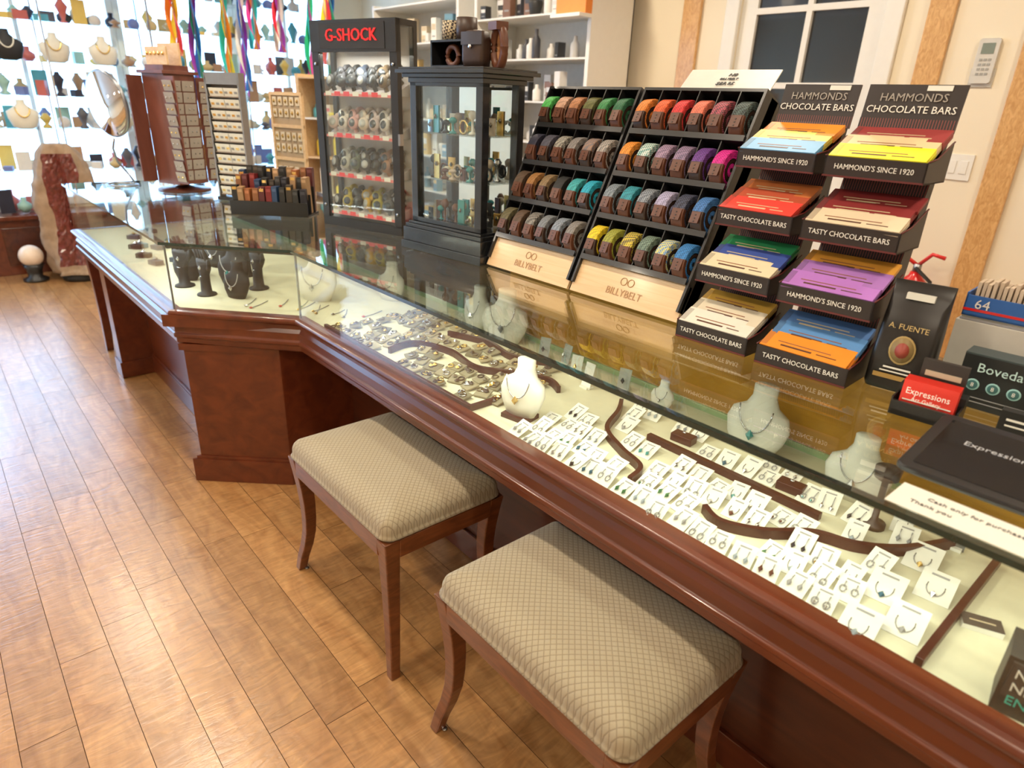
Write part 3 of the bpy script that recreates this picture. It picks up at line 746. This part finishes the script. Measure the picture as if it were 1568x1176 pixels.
def bluebox():
    B=MB(); M=T(-.27,1.50,.9605,.05)
    B.box(-.10,.16,0,.11,0,.13,C(.62,.60,.55),M)
    for k in range(12): B.box(-.095,.155,.003+k*.0085,.008+k*.0085,.13,.134+.004*(k%2),paper if k%3 else C(.3,.3,.32),M)
    B.obj('card_file_box',bevel=.001)
    B=MB(); M=T(-.27,1.505,1.098+.0015,.05)
    bl=C(.03,.12,.40); w_=C(.75,.72,.68)
    B.box(-.095,.15,0,.09,0,.003,bl,M); B.box(-.095,.15,0,.003,0,.040,bl,M); B.box(-.095,-.092,0,.09,0,.045,bl,M); B.box(.147,.15,0,.09,0,.045,bl,M)
    B.box(-.02,.15,.087,.09,0,.135,bl,M); B.box(-.095,.15,-.001,.0,.010,.015,red,M); B.box(-.02,.15,.085,.087,.060,.072,red,M)
    for q in range(26): B.box(-.086+q*.0087,-.080+q*.0087,.015+R.random()*.01,.07,.003,.058+R.random()*.012,C(.62,.50,.38),M)
    for k in range(5): B.lathe([(.008,0),(.008,.045)],C(.30,.15,.07),8,M@T(.05+k*.018,.083,.085,rx=0))
    o=B.obj('blue_counter_display_box')
    r=M.to_3x3()@Vector((1,0,0))
    text('64',.026,M@Vector((-.065,-.002,.024)),r,(0,0,1),w_,o); text('64',.026,M@Vector((.012,.084,.112)),r,(0,0,1),w_,o); text('64',.026,M@Vector((.07,-.002,.024)),r,(0,0,1),w_,o)
bluebox()
def tablet():
    e=bpy.data.objects.new('point_of_sale_tablet',None); COL.objects.link(e); e.matrix_world=T(-.135,1.012,.9605,.02)
    tl=.10
    B=MB(); M=T(0,0,.006)@Euler((tl,0,0)).to_matrix().to_4x4()
    B.loft([rrect(.27*s,.21*s,.014,z,0,.105) for s,z in ((.97,0),(1,.003),(1,.009),(.985,.012))],C(.02,.02,.022,.3),False,M)
    B.loft([rrect(.235,.172,.004,z,0,.105) for z in (.0121,.0126)],C(.012,.013,.016,.06),False,M)
    B.add([(-.08,.06,.0),(.08,.06,.0),(.08,.19,0),(-.08,.19,0),(-.08,.06,.009),(.08,.06,.009),(.08,.19,.022),(-.08,.19,.022)],[(0,3,2,1),(4,5,6,7),(0,1,5,4),(1,2,6,5),(2,3,7,6),(3,0,4,7)],blackp)
    B.obj('tablet_body',e)
    p=M@Vector((0.01,.125,.0130)); text('Expressions Art Gallery',.019,p,(1,0,0),(0,math.cos(tl),math.sin(tl)),C(.45,.47,.5),e)
tablet()
B=MB(); M=T(-.11,.955,.9608,.0); B.box(-.135,.17,-.036,.036,0,.0006,paper,M); o=B.obj('paper_notice')
text('Cash only for purchase under $5.00',.0125,M@Vector((-.005,.012,.0012)),(1,0,0),(0,1,0),inkd,o); text('Thank you',.0125,M@Vector((-.085,-.010,.0012)),(1,0,0),(0,1,0),inkd,o)
B=MB(); M=T(-.165,1.30,.9605,.1); B.box(-.05,.06,0,.02,0,.045,C(.015,.015,.015),M); B.box(-.04,.05,-.001,0,.028,.032,txtw,M); B.box(-.04,.03,-.001,0,.018,.021,txtw,M); B.obj('small_black_sign',bevel=.001)

# ---------------------------------------------------------------- jewellery in the case
DZ0=.7085
def busts(B,x,y,s,mat,rz=0,base=None,pend=None):
    M=T(x,y,DZ0,rz,s=s)
    if base: B.box(-.04,.04,-.03,.03,0,.012,base,M)
    z0=.012 if base else 0
    def rr(w,d,z,yo): return [(w*math.cos(a),yo+d*math.sin(a),z0+z) for a in [2*pi*j/18 for j in range(18)]]
    B.loft([rr(.045,.02,0,0),rr(.062,.022,.03,.002),rr(.07,.024,.06,.008),rr(.062,.024,.085,.014),rr(.036,.022,.10,.018),rr(.026,.019,.12,.02),rr(.026,.018,.145,.02),rr(.022,.015,.148,.02)],mat,True,M)
    B.tube([(.036*math.cos(a),-.014-.008*abs(math.sin(a)),z0+.105+.055*math.sin(a)) for a in [pi+i*pi/12 for i in range(13)]],.0018,silver if mat is not bustb else C(.5,.5,.5,.3),5,M)
    B.gem((0,-.026,z0+.045),.009,.013,pend or silver,M)
for (x,y,s,m_,rz,ba,pe) in ((-1.128,1.03,.98,bustw,.2,maroon,gold),(-.665,1.36,1.10,bustw,.1,None,teal),(-.42,1.34,.95,bustw,.1,None,silver),(-.95,1.38,.50,bustw,.1,None,silver),(-1.60,1.37,1.2,bustw,.5,None,bustb),(-1.78,1.39,1.0,bustw,.0,None,silver),(-2.40,1.08,1.25,bustw,.6,None,silver),(-2.25,1.32,1.0,bustw,.3,None,silver),(-2.98,.77,1.0,bustb,.6,None,silver),(-2.80,.90,1.15,bustb,.5,None,teal),(-2.60,.84,.95,bustb,.4,None,silver),(-3.15,.95,1.1,bustb,.4,None,silver)):
    B=MB(); busts(B,x,y,s,m_,rz,ba,pe); B.obj('necklace_bust')
# small dark and white card easels at the back of the case
B=MB()
for q in range(15):
    x=-1.42+q*.085+R.uniform(-.02,.02); y=1.30+R.uniform(0,.10)
    if min(abs(x+.665),abs(x+.42),abs(x+.95),abs(x+1.6),abs(x+.79),abs(x+.513))<.09: continue
    M=T(x,y,DZ0,R.uniform(-.2,.4)); hh=R.uniform(.045,.075)
    B.box(-.018,.018,0,.002,.0,hh,R.choice([paper,C(.12,.13,.12),C(.35,.36,.33)]),M@Euler((-.25,0,0)).to_matrix().to_4x4())
    B.box(-.015,.015,-.008,.02,0,.006,paper,M); B.gem((0,-.004,hh*.5),.006,.010,R.choice([silver,gold,bustb]),M)
B.obj('jewellery_card_easels')
def handstand(x,y,s,rz):
    B=MB(); M=T(x,y,DZ0,rz,s=s)
    def rr(w,d,z,xo): return [(xo+w*math.cos(a),d*math.sin(a),z) for a in [2*pi*j/14 for j in range(14)]]
    B.loft([rr(.038,.038,0,0),rr(.036,.036,.006,0),rr(.022,.020,.012,0),rr(.020,.018,.05,0),rr(.022,.016,.08,.002),rr(.034,.016,.10,.004),rr(.040,.015,.13,.004),rr(.036,.014,.145,.002)],bustb,True,M)
    for q in range(4):
        xx=-.024+q*.017; L_=(.045,.055,.058,.046)[q]
        B.tube([(xx+.002,0,.138),(xx*1.08,-.004,.138+L_*.5),(xx*1.12,-.014,.138+L_)],[.0095,.009,.006],bustb,7,M)
    B.tube([(.03,0,.105),(.05,-.008,.125),(.056,-.014,.148)],[.010,.009,.006],bustb,7,M)
    B.tube([(.02*math.cos(a),.015*math.sin(a),.075) for a in [i*pi/6 for i in range(12)]],.002,silver,5,M,closed=True)
    B.gem((.0,-.016,.11),.007,.010,silver,M)
    B.obj('hand_jewellery_stand')
handstand(-2.88,.73,1.05,.6); handstand(-2.70,.76,1.0,.3); handstand(-3.05,.84,1.0,.5); handstand(-2.68,.96,1.05,.3); handstand(-2.92,1.0,1.05,.3)
rpts=[]
def riser(pts,name='curved_wooden_riser'):
    P_=[Vector((x,y,0)) for x,y in pts]; out=[]
    for i in range(len(P_)-1):
        p0=P_[max(i-1,0)];p1=P_[i];p2=P_[i+1];p3=P_[min(i+2,len(P_)-1)]
        for k in range(8):
            t=k/8; out.append(.5*((2*p1)+(-p0+p2)*t+(2*p0-5*p1+4*p2-p3)*t*t+(-p0+3*p1-3*p2+p3)*t**3))
    out.append(P_[-1]); rpts.extend(out)
    B=MB(); rings=[]
    for i,p in enumerate(out):
        t=(out[min(i+1,len(out)-1)]-out[max(i-1,0)]).normalized(); n=Vector((-t.y,t.x,0))
        rings.append([tuple(p+n*.0055+Vector((0,0,DZ0))),tuple(p-n*.0055+Vector((0,0,DZ0))),tuple(p-n*.0055+Vector((0,0,DZ0+.020))),tuple(p+n*.0055+Vector((0,0,DZ0+.020)))])
    B.loft(rings,maroon,False); B.obj(name)
riser([(-1.02,1.30),(-.98,1.24),(-.93,1.14),(-.84,1.09),(-.76,1.06),(-.74,1.0)])
riser([(-.58,1.04),(-.53,1.02),(-.46,1.06),(-.40,1.13),(-.33,1.16),(-.27,1.22),(-.22,1.32)])
riser([(-1.72,1.00),(-1.73,1.10),(-1.60,1.15),(-1.45,1.13),(-1.36,1.18),(-1.25,1.24),(-1.18,1.22)])
riser([(-1.75,1.25),(-1.6,1.30),(-1.45,1.28),(-1.35,1.34)])
for (x0,x1,y0,y1) in ((-.85,-.42,1.195,1.21),(-2.06,-1.24,.945,.957),(-1.24,-1.228,.945,1.08),(-.155,-.143,.95,1.33)):
    B=MB(); B.box(x0,x1,y0,y1,DZ0,DZ0+.016,maroon); B.obj('wooden_display_riser',bevel=.001)
dgem=[C(.02,.02,.03,.2),C(.10,.03,.02,.2),C(.02,.10,.16,.2)]
gems=[teal,green,silver,silver,silver,C(.30,.36,.40,.15),C(.22,.24,.26,.2),gold,inkg]+dgem
def card(B,x,y,rz,w=.042,h=.056,tilt=.5,kind=0):
    M=T(x,y,DZ0+.001,rz,rx=-(pi/2-tilt)+0)
    B.box(-w/2,w/2,0,.001,0,h,paper,M)
    B.box(-w*.25,w*.25,-.0006,0,h*.82,h*.88,inkg,M)
    if kind==0:
        g=R.choice(gems); l=R.uniform(.006,.018); k=R.random()
        for s in (-1,1):
            B.tube([(s*w*.22,-.001,h*.74),(s*w*.22,-.003,h*.64),(s*w*.22,-.002,h*.64-l)],.0010,inkg,4,M)
            if k<.5: B.gem((s*w*.22,-.004,h*.58-l-.004),.0045,.0085,g,M)
            else:
                B.tube([(s*w*.22+.0050*math.cos(a),-.003,h*.56-l+.0075*math.sin(a)) for a in [i*pi/4 for i in range(8)]],.0013,inkg,4,M,closed=True)
                if k<.8: B.gem((s*w*.22,-.005,h*.56-l-.004),.003,.004,g,M)
    else:
        n=9; B.tube([(w*.25*math.cos(a),-.001,h*.45+h*.28*math.sin(a)) for a in [pi*(.9)+i*pi*1.2/n for i in range(n+1)]],.0009,inkg,4,M)
        B.gem((0,-.003,h*.20),.0055,.008,R.choice(gems),M)
B=MB()
def nearstuff(x,y):
    if abs(y-1.20)<.025 and -.89<x<-.38: return True
    for bx,by,r in ((-.665,1.36,.085),(-.42,1.34,.08),(-1.128,1.03,.06),(-.95,1.38,.05),(-.79,1.262,.040),(-.513,1.262,.040),(-.345,1.27,.035)):
        if (x-bx)**2+(y-by)**2<r*r: return True
    for p in rpts:
        if (p.x-x)**2+(p.y-y)**2<.022**2: return True
    return False
for r in range(7):
    y=.942+r*.058
    n=20
    for q in range(n):
        x=-1.06+q*.0475+(r%2)*.018+R.uniform(-.003,.003)
        if x>-.27 or nearstuff(x,y+.022): continue
        if r>=2 and R.random()<.10: continue
        if x<-.98 and r>3: continue
        if y>1.40: continue
        kd=0 if R.random()<.78 else 1
        card(B,x,y+R.uniform(-.008,.008),R.uniform(-.18,.18)+.05,w=.042 if kd==0 or R.random()<.5 else .036,h=.056 if R.random()<.8 else .048,kind=kd,tilt=R.uniform(.28,.55))
for (x,y) in ((-.235,.925),(-.19,.99),(-.245,1.05),(-.19,1.12),(-.235,1.19)): card(B,x,y,.1,.054,.07,.3,1)
B.obj('earring_cards')
B=MB()
for r in range(7):
    for q in range(14):
        x=-2.03+q*.060+(r%2)*.02; y=.982+r*.056
        if R.random()<.10 or x>-1.2: continue
        if (x+1.128)**2+(y-1.03)**2<.005 or y>1.33: continue
        if any((p.x-x)**2+(p.y-y)**2<.026**2 for p in rpts): continue
        w=R.uniform(.036,.054); M=T(x,y,DZ0+.006,R.uniform(-.5,.5),rx=.18)
        cm=R.choice([paperg,C(.36,.31,.20),C(.18,.16,.10),C(.42,.36,.25),paperg])
        B.box(-w/2,w/2,-.020,.020,0,.004,cm,M)
        for k in range(R.randint(2,4)):
            c=R.choice([C(.12,.09,.05,.4),gold,silver,leatherd]); xx=R.uniform(-.015,.015); yy=R.uniform(-.013,.013)
            if k%2: B.tube([(xx+.009*math.cos(a),yy+.009*math.sin(a),.006) for a in [i*pi/4 for i in range(8)]],.0022,c,5,M,closed=True)
            else: B.gem((xx,yy,.008),.008,.006,c,M,5)
B.obj('antique_jewellery_pieces')
B=MB()
for q in range(18):
    x=-2.46+q*.040+R.uniform(-.01,.01); y=.76+max(0,(x+2.55))*.5+R.uniform(0,.2)
    if x>-2.06: continue
    L_=R.uniform(.06,.12); a=R.uniform(.3,1.0); dx,dy=math.cos(a+pi/2)*L_,math.sin(a+pi/2)*L_
    B.tube([(x,y,DZ0+.002),(x+dx*.5+.006,y+dy*.5,DZ0+.002),(x+dx,y+dy,DZ0+.002)],.0016,inkg,5)
    B.gem((x,y,DZ0+.004),.008,.004,R.choice([gold,silver,teal,C(.5,.05,.03)]),None)
B.obj('silver_necklaces')
B=MB()
for q in range(22):
    x=-4.25+R.random()*1.0; y=.68+R.random()*.5; M=T(x,y,DZ0+.001,R.random())
    B.box(-.03,.03,-.02,.02,0,.02,R.choice([C(.05,.07,.1),bustw,C(.08,.3,.4),bustb]),M); B.gem((0,0,.028),.012,.01,R.choice([teal,silver,gold]),M)
B.obj('brooch_boxes')
for (x,y) in ((-.79,1.262),(-.513,1.262)):
    B=MB(); M=T(x,y,DZ0,.1); B.box(-.028,.028,-.016,.016,0,.020,maroon,M); B.gem((0,0,.025),.006,.005,silver,M); B.obj('ring_block',bevel=.002)
B=MB(); B.lathe([(.022,0),(.022,.01),(.006,.015),(.006,.10),(.022,.11),(.024,.13),(0,.132)],leatherd,16,T(-.345,1.27,DZ0)); B.obj('dark_ring_stand')
B=MB()
for k in range(9): B.box(-.028,.028,-.016,.016,k*.0012,k*.0012+.001,C(.06,.05,.045) if k==8 else paper,T(-.115,1.12,DZ0,.35+.01*k))
B.box(-.018,.018,-.002,.001,.0108,.0112,C(.55,.45,.3),T(-.115,1.12,DZ0,.43)); B.obj('business_card_stack')
B=MB(); M=T(-.058,.95,DZ0,.15); B.box(0,.10,0,.07,0,.095,C(.03,.03,.028),M); B.box(.006,.09,-.001,0,.03,.088,C(.06,.05,.045),M); o=B.obj('black_counter_box',bevel=.001)
for k,t_ in enumerate(('NEED','NEW','ENERGY')): text(t_,.02,M@Vector((.012,-.0015,.070-.022*k)),M.to_3x3()@Vector((1,0,0)),(0,0,1),(txtw,txtw,C(.05,.5,.4))[k],o,align='LEFT')

# ---------------------------------------------------------------- left window displays
gs=bpy.data.objects.new('glass_shelving',None); COL.objects.link(gs)
B=MB()
zs=(.80,1.12,1.36,1.60,1.88,2.14)
for z in zs:
    B.box(-6.93,-6.55,.25,3.2,z,z+.008,glassm)
for y in (.25,.95,1.7,2.45,3.19): B.box(-6.57,-6.55,y,y+.012,.476,2.4,chrome); B.box(-6.93,-6.91,y,y+.012,.476,2.4,chrome)
B.obj('shelves',gs)
B=MB()
palw=[C(.55,.42,.2),C(.08,.35,.45),C(.5,.12,.1),C(.65,.62,.58),C(.03,.03,.05),C(.7,.5,.12),C(.15,.2,.45),C(.65,.60,.45),C(.75,.72,.68),C(.3,.5,.45),C(.45,.27,.15),C(.1,.1,.12)]
for z in (.476,)+zs:
    z+=.009
    for row in (0,1):
        y=.30+row*.05
        while y<3.15:
            h=R.uniform(.06,.19); c=R.choice(palw); k=R.random(); M=T(-6.86+row*.11,y,z,R.uniform(0,3))
            if row and z>1.5 and y<1.5 and z<1.7: y+=.2; continue
            if k<.3: B.lathe([(.03,0),(.035,.01),(.012,.03),(.03,h*.5),(.045,h*.7),(.02,h*.9),(.015,h),(0,h)],c,12,M)
            elif k<.5: B.lathe([(.02,0),(.05,h*.3),(.05,h*.55),(.018,h*.75),(.02,h),(0,h)],c,12,M)
            elif k<.75: B.box(-.05,.05,-.006,.006,0,h,c,T(-6.86+row*.11,y,z,pi/2+R.uniform(-.3,.3)))
            elif k<.9: B.box(-.035,.035,-.03,.03,0,h*.6,c,M)
            else: B.sphere((0,0,.045),.045,c,12,8,M)
            y+=R.uniform(.09,.15)
B.obj('ornaments',gs)
for (y,z,m_) in ((.72,1.609,bustb),(1.02,1.609,bustw),(1.35,1.609,bustw),(1.7,1.129,bustw),(.72,1.129,bustw),(1.35,1.129,bustb)):
    B=MB(); 
    def rr(w,d,zz,xo): return [(xo+d*math.sin(a),w*math.cos(a),zz) for a in [2*pi*j/16 for j in range(16)]]
    sc=.78
    B.loft([rr(.05,.03,0,0),rr(.10,.045,.02,0),rr(.13,.05,.10,0),rr(.135,.05,.16,0),rr(.07,.04,.20,-.01),rr(.04,.035,.23,-.01),rr(.036,.03,.27,-.01)],m_,True,T(-6.62,y,z,s=sc))
    B.tube([(.055+.02*abs(math.sin(a))-.02,.06*math.cos(a),.20+.09*math.sin(a)) for a in [pi+i*pi/10 for i in range(11)]],.007,bustw if m_ is bustb else gold,6,T(-6.62,y,z,s=sc))
    B.obj('necklace_bust_part',gs)
B=MB()
out=P('geode_rind',(.34,.24,.16),.8,var=.4,scale=20,bump=.8); inn_=P('amethyst_crystals',(.15,.035,.028),.22,var=.9,scale=38,coat=.5,bump=1)
n=56; k=44
vs=[];fo=[];fi=[]
a0=.13
for i in range(k+1):
    t=i/k; z=.06+t*.98
    w=.205*(1-.12*t)*(max(0,1-((t-.45)/.57)**4))**.5+.015
    for j in range(n):
        a=2*pi*j/n; r=w*(1+.26*mn.noise(Vector((math.cos(a)*2,math.sin(a)*2,z*4)))+.10*mn.noise(Vector((math.cos(a)*6,math.sin(a)*6,z*14)))); 
        front=max(0,math.cos(a+a0)); r2=r*(1-.80*front**2*(math.sin(pi*t)**.4))
        if front>.62: r2+=.014*mn.noise(Vector((math.cos(a)*14,math.sin(a)*30,z*26)))
        vs.append((r2*math.cos(a),r2*math.sin(a),z))
for i in range(k):
    for j in range(n):
        a=2*pi*(j+.5)/n; f=(i*n+j,i*n+(j+1)%n,(i+1)*n+(j+1)%n,(i+1)*n+j)
        (fi if math.cos(a+a0)>.60 and 2<i<k-3 else fo).append(f)
fo.append(tuple(reversed(range(n)))); fo.append(tuple(range(k*n,k*n+n)))
M=T(-6.31,.84,0); B.add(vs,fo,out,True,M); B.add(vs,fi,inn_,False,M)
B.lathe([(.14,.001),(.15,.03),(.13,.07)],blackm,20,M); B.obj('amethyst_geode')
B=MB(); M=T(-6.40,.53,0); B.sphere((0,0,.20),.085,C(.80,.66,.54,.2),24,16,M); B.lathe([(.085,.001),(.09,.02),(.05,.04),(.055,.09),(.075,.135)],blackp,20,M); B.obj('stone_sphere_on_stand')
cols=[(.75,.03,.05),(.02,.45,.2),(.85,.65,.03),(.03,.2,.7),(.8,.25,.02),(.35,.05,.5),(.02,.55,.6),(.85,.8,.7),(.7,.05,.35)]
for q in range(9):
    B=MB(); x=-6.0+R.uniform(-.2,.2); y=1.75+q*.17; zt=2.75; zb=R.uniform(1.35,1.85)
    n_=24
    for s in range(3):
        c=C(*cols[(q+s*2)%9]); rings=[]
        for i in range(n_+1):
            z=zt-.1-(zt-.1-zb)*i/n_; a=i*.35+s*2.1; 
            rings.append([(x+.03*math.cos(a),y+.03*math.sin(a),z),(x+.03*math.cos(a)+.05*math.cos(a*.5),y+.03*math.sin(a)+.05*math.sin(a*.5),z)])
        B.loft(rings,c,True,None,cap=False,closed=False)
    B.tube([(x,y,ZC-.001),(x,y,zb-.03)],.003,silver,5)
    B.obj('hanging_streamers')
def stand(x,y,w,h,rz,cols_,name,frame,boxy=.5):
    B=MB(); M=T(x,y,0,rz)
    for s in (-w/2,w/2-.03): B.box(s,s+.03,-.2,.2,.001,h,frame,M)
    B.box(-w/2,w/2,.19,.2,.001,h,C(.72,.69,.62),M)
    k=int(h/.28)
    for i in range(k+1):
        z=.12+i*(h-.14)/k; B.box(-w/2+.03,w/2-.03,-.2,.19,z-.012,z,frame if i%2 else white,M)
        if i<k:
            q=-w/2+.08
            while q<w/2-.07:
                hh=R.uniform(.08,.21); c=C(*R.choice(cols_)); kk=R.random(); Mk=M@T(q,-.1+R.uniform(-.06,.1),z+.001,R.uniform(-.3,.3))
                if kk<boxy:
                    ww=R.uniform(.022,.042); B.box(-ww,ww,-.03,.03,0,hh,c,Mk); B.box(-ww*.8,ww*.8,-.031,-.03,hh*.5,hh*.75,C(*R.choice(cols_)),Mk); B.box(-ww*.6,ww*.6,-.031,-.03,hh*.2,hh*.26,inkg,Mk)
                elif kk<.88: B.lathe([(.028,0),(.03,.01),(.03,hh*.65),(.012,hh*.8),(.012,hh),(0,hh)],c,12,Mk)
                else: B.lathe([(.035,0),(.05,hh*.4),(.045,hh*.5),(0,hh*.5)],c,12,Mk)
                q+=R.uniform(.07,.11)
    B.obj(name)
pal1=[(.03,.03,.03),(.05,.05,.06),(.6,.6,.58),(.2,.1,.06),(.75,.72,.68),(.03,.03,.03),(.75,.72,.68)]
stand(-3.85,3.62,1.2,2.3,0,pal1,'bottle_shelf_unit',white,.45)
stand(-5.3,3.62,1.3,2.2,0,[(.6,.5,.35),(.8,.78,.72),(.15,.3,.4),(.8,.78,.72),(.7,.5,.2)],'gift_shelf_unit',white,.7)
B=MB(); B.box(-3.50,-3.24,3.35,3.41,1.98,2.25,C(.80,.25,.04)); B.box(-3.50,-3.24,3.30,3.41,1.96,1.98,white); B.obj('orange_wall_box')
stand(-5.2,2.7,.6,1.6,.5,[(.7,.6,.45),(.85,.8,.7),(.1,.4,.5),(.6,.1,.1),(.85,.7,.1),(.1,.1,.12)],'gift_display_stand',palewood,.6)
# ---------------------------------------------------------------- wall fittings
B=MB(); M=T(-1.16,YB,1.71); B.loft([rrect(.085,.19,.012,z) for z in (.002,.022)],C(.62,.60,.55),False,M@Matrix.Rotation(pi/2,4,'X')); B.box(-.026,.026,-.024,-.022,.03,.075,C(.2,.24,.2),M)
for r in range(4):
    for c in range(3): B.box(-.024+c*.018,-.012+c*.018,-.0245,-.022,-.06+r*.02,-.05+r*.02,C(.35,.35,.33),M)
B.box(-.05,.05,-.008,-.001,-.11,-.03,C(.6,.58,.52),M); B.obj('wall_remote_control')
B=MB(); M=T(-1.15,YB,1.24); B.box(-.06,.06,-.008,-.001,-.06,.06,white,M); 
for s in (-.025,.025): B.box(s-.015,s+.015,-.012,-.008,-.03,.03,white,M)
B.obj('light_switch',bevel=.001)
B=MB(); M=T(-1.17,YB-.12,0); B.lathe([(.0,.30),(.07,.30),(.075,.32),(.075,.62),(.06,.68),(.03,.71),(.025,.73),(0,.73)],red,20,M); B.lathe([(.02,.73),(.02,.77),(0,.77)],steel,10,M)
B.tube([(0,0,.76),(-.06,-.02,.80),(-.13,-.02,.78)],.01,red,8,M); B.tube([(0,0,.76),(.06,-.02,.83),(.12,-.02,.82)],.01,red,8,M); B.tube([(0,-.02,.75),(.09,-.05,.70),(.10,-.05,.5),(.085,-.04,.36)],.010,blackm,8,M)
B.box(-.03,.03,.07,.119,.35,.62,steel,M); B.obj('fire_extinguisher')

# ---------------------------------------------------------------- lights
warm=(1,.86,.67)
k=0
for x in (-5.2,-3.4,-1.7,0.2):
    for y in (-1.3,.55,2.6):
        B=MB(); B.lathe([(.085,ZC-.012),(.085,ZC-.001),(.07,ZC-.001),(.07,ZC-.012)],white,24,T(x,y,0)); B.lathe([(0,ZC-.006),(.07,ZC-.006),(.07,ZC-.005),(0,ZC-.005)],P('lamp_glow_%d'%k,(1,.85,.62),.5,emit=12,var=0),24,T(x,y,0)); B.obj('ceiling_downlight'); k+=1
        l=bpy.data.lights.new('downlight','SPOT'); l.energy=(92 if y>2 else 84); l.color=warm; l.spot_size=math.radians(168); l.spot_blend=.5; l.shadow_soft_size=.08
        o=bpy.data.objects.new('downlight_lamp',l); COL.objects.link(o); o.location=(x,y,ZC-.03)
w=bpy.data.worlds.new('World'); scene.world=w; w.use_nodes=True
bg=w.node_tree.nodes['Background']; bg.inputs[0].default_value=(.38,.64,1,1); bg.inputs[1].default_value=7.5

# ---------------------------------------------------------------- camera
cd=bpy.data.cameras.new('camera'); cam=bpy.data.objects.new('camera',cd); COL.objects.link(cam)
cd.sensor_width=36; cd.lens=1010/1568*36; cd.clip_start=.02
r=Vector((.6508,.7584,.0364)); back=Vector((.689,-.61,.3915)).normalized(); r=(r-back*r.dot(back)).normalized(); u=back.cross(r)
cam.matrix_world=Matrix(((r.x,u.x,back.x,0),(r.y,u.y,back.y,0),(r.z,u.z,back.z,1.45),(0,0,0,1)))
cd.dof.use_dof=True; cd.dof.focus_distance=1.7; cd.dof.aperture_fstop=3.5
scene.camera=cam
try:
    scene.view_settings.view_transform='Standard'; scene.view_settings.look='None'
except Exception: pass
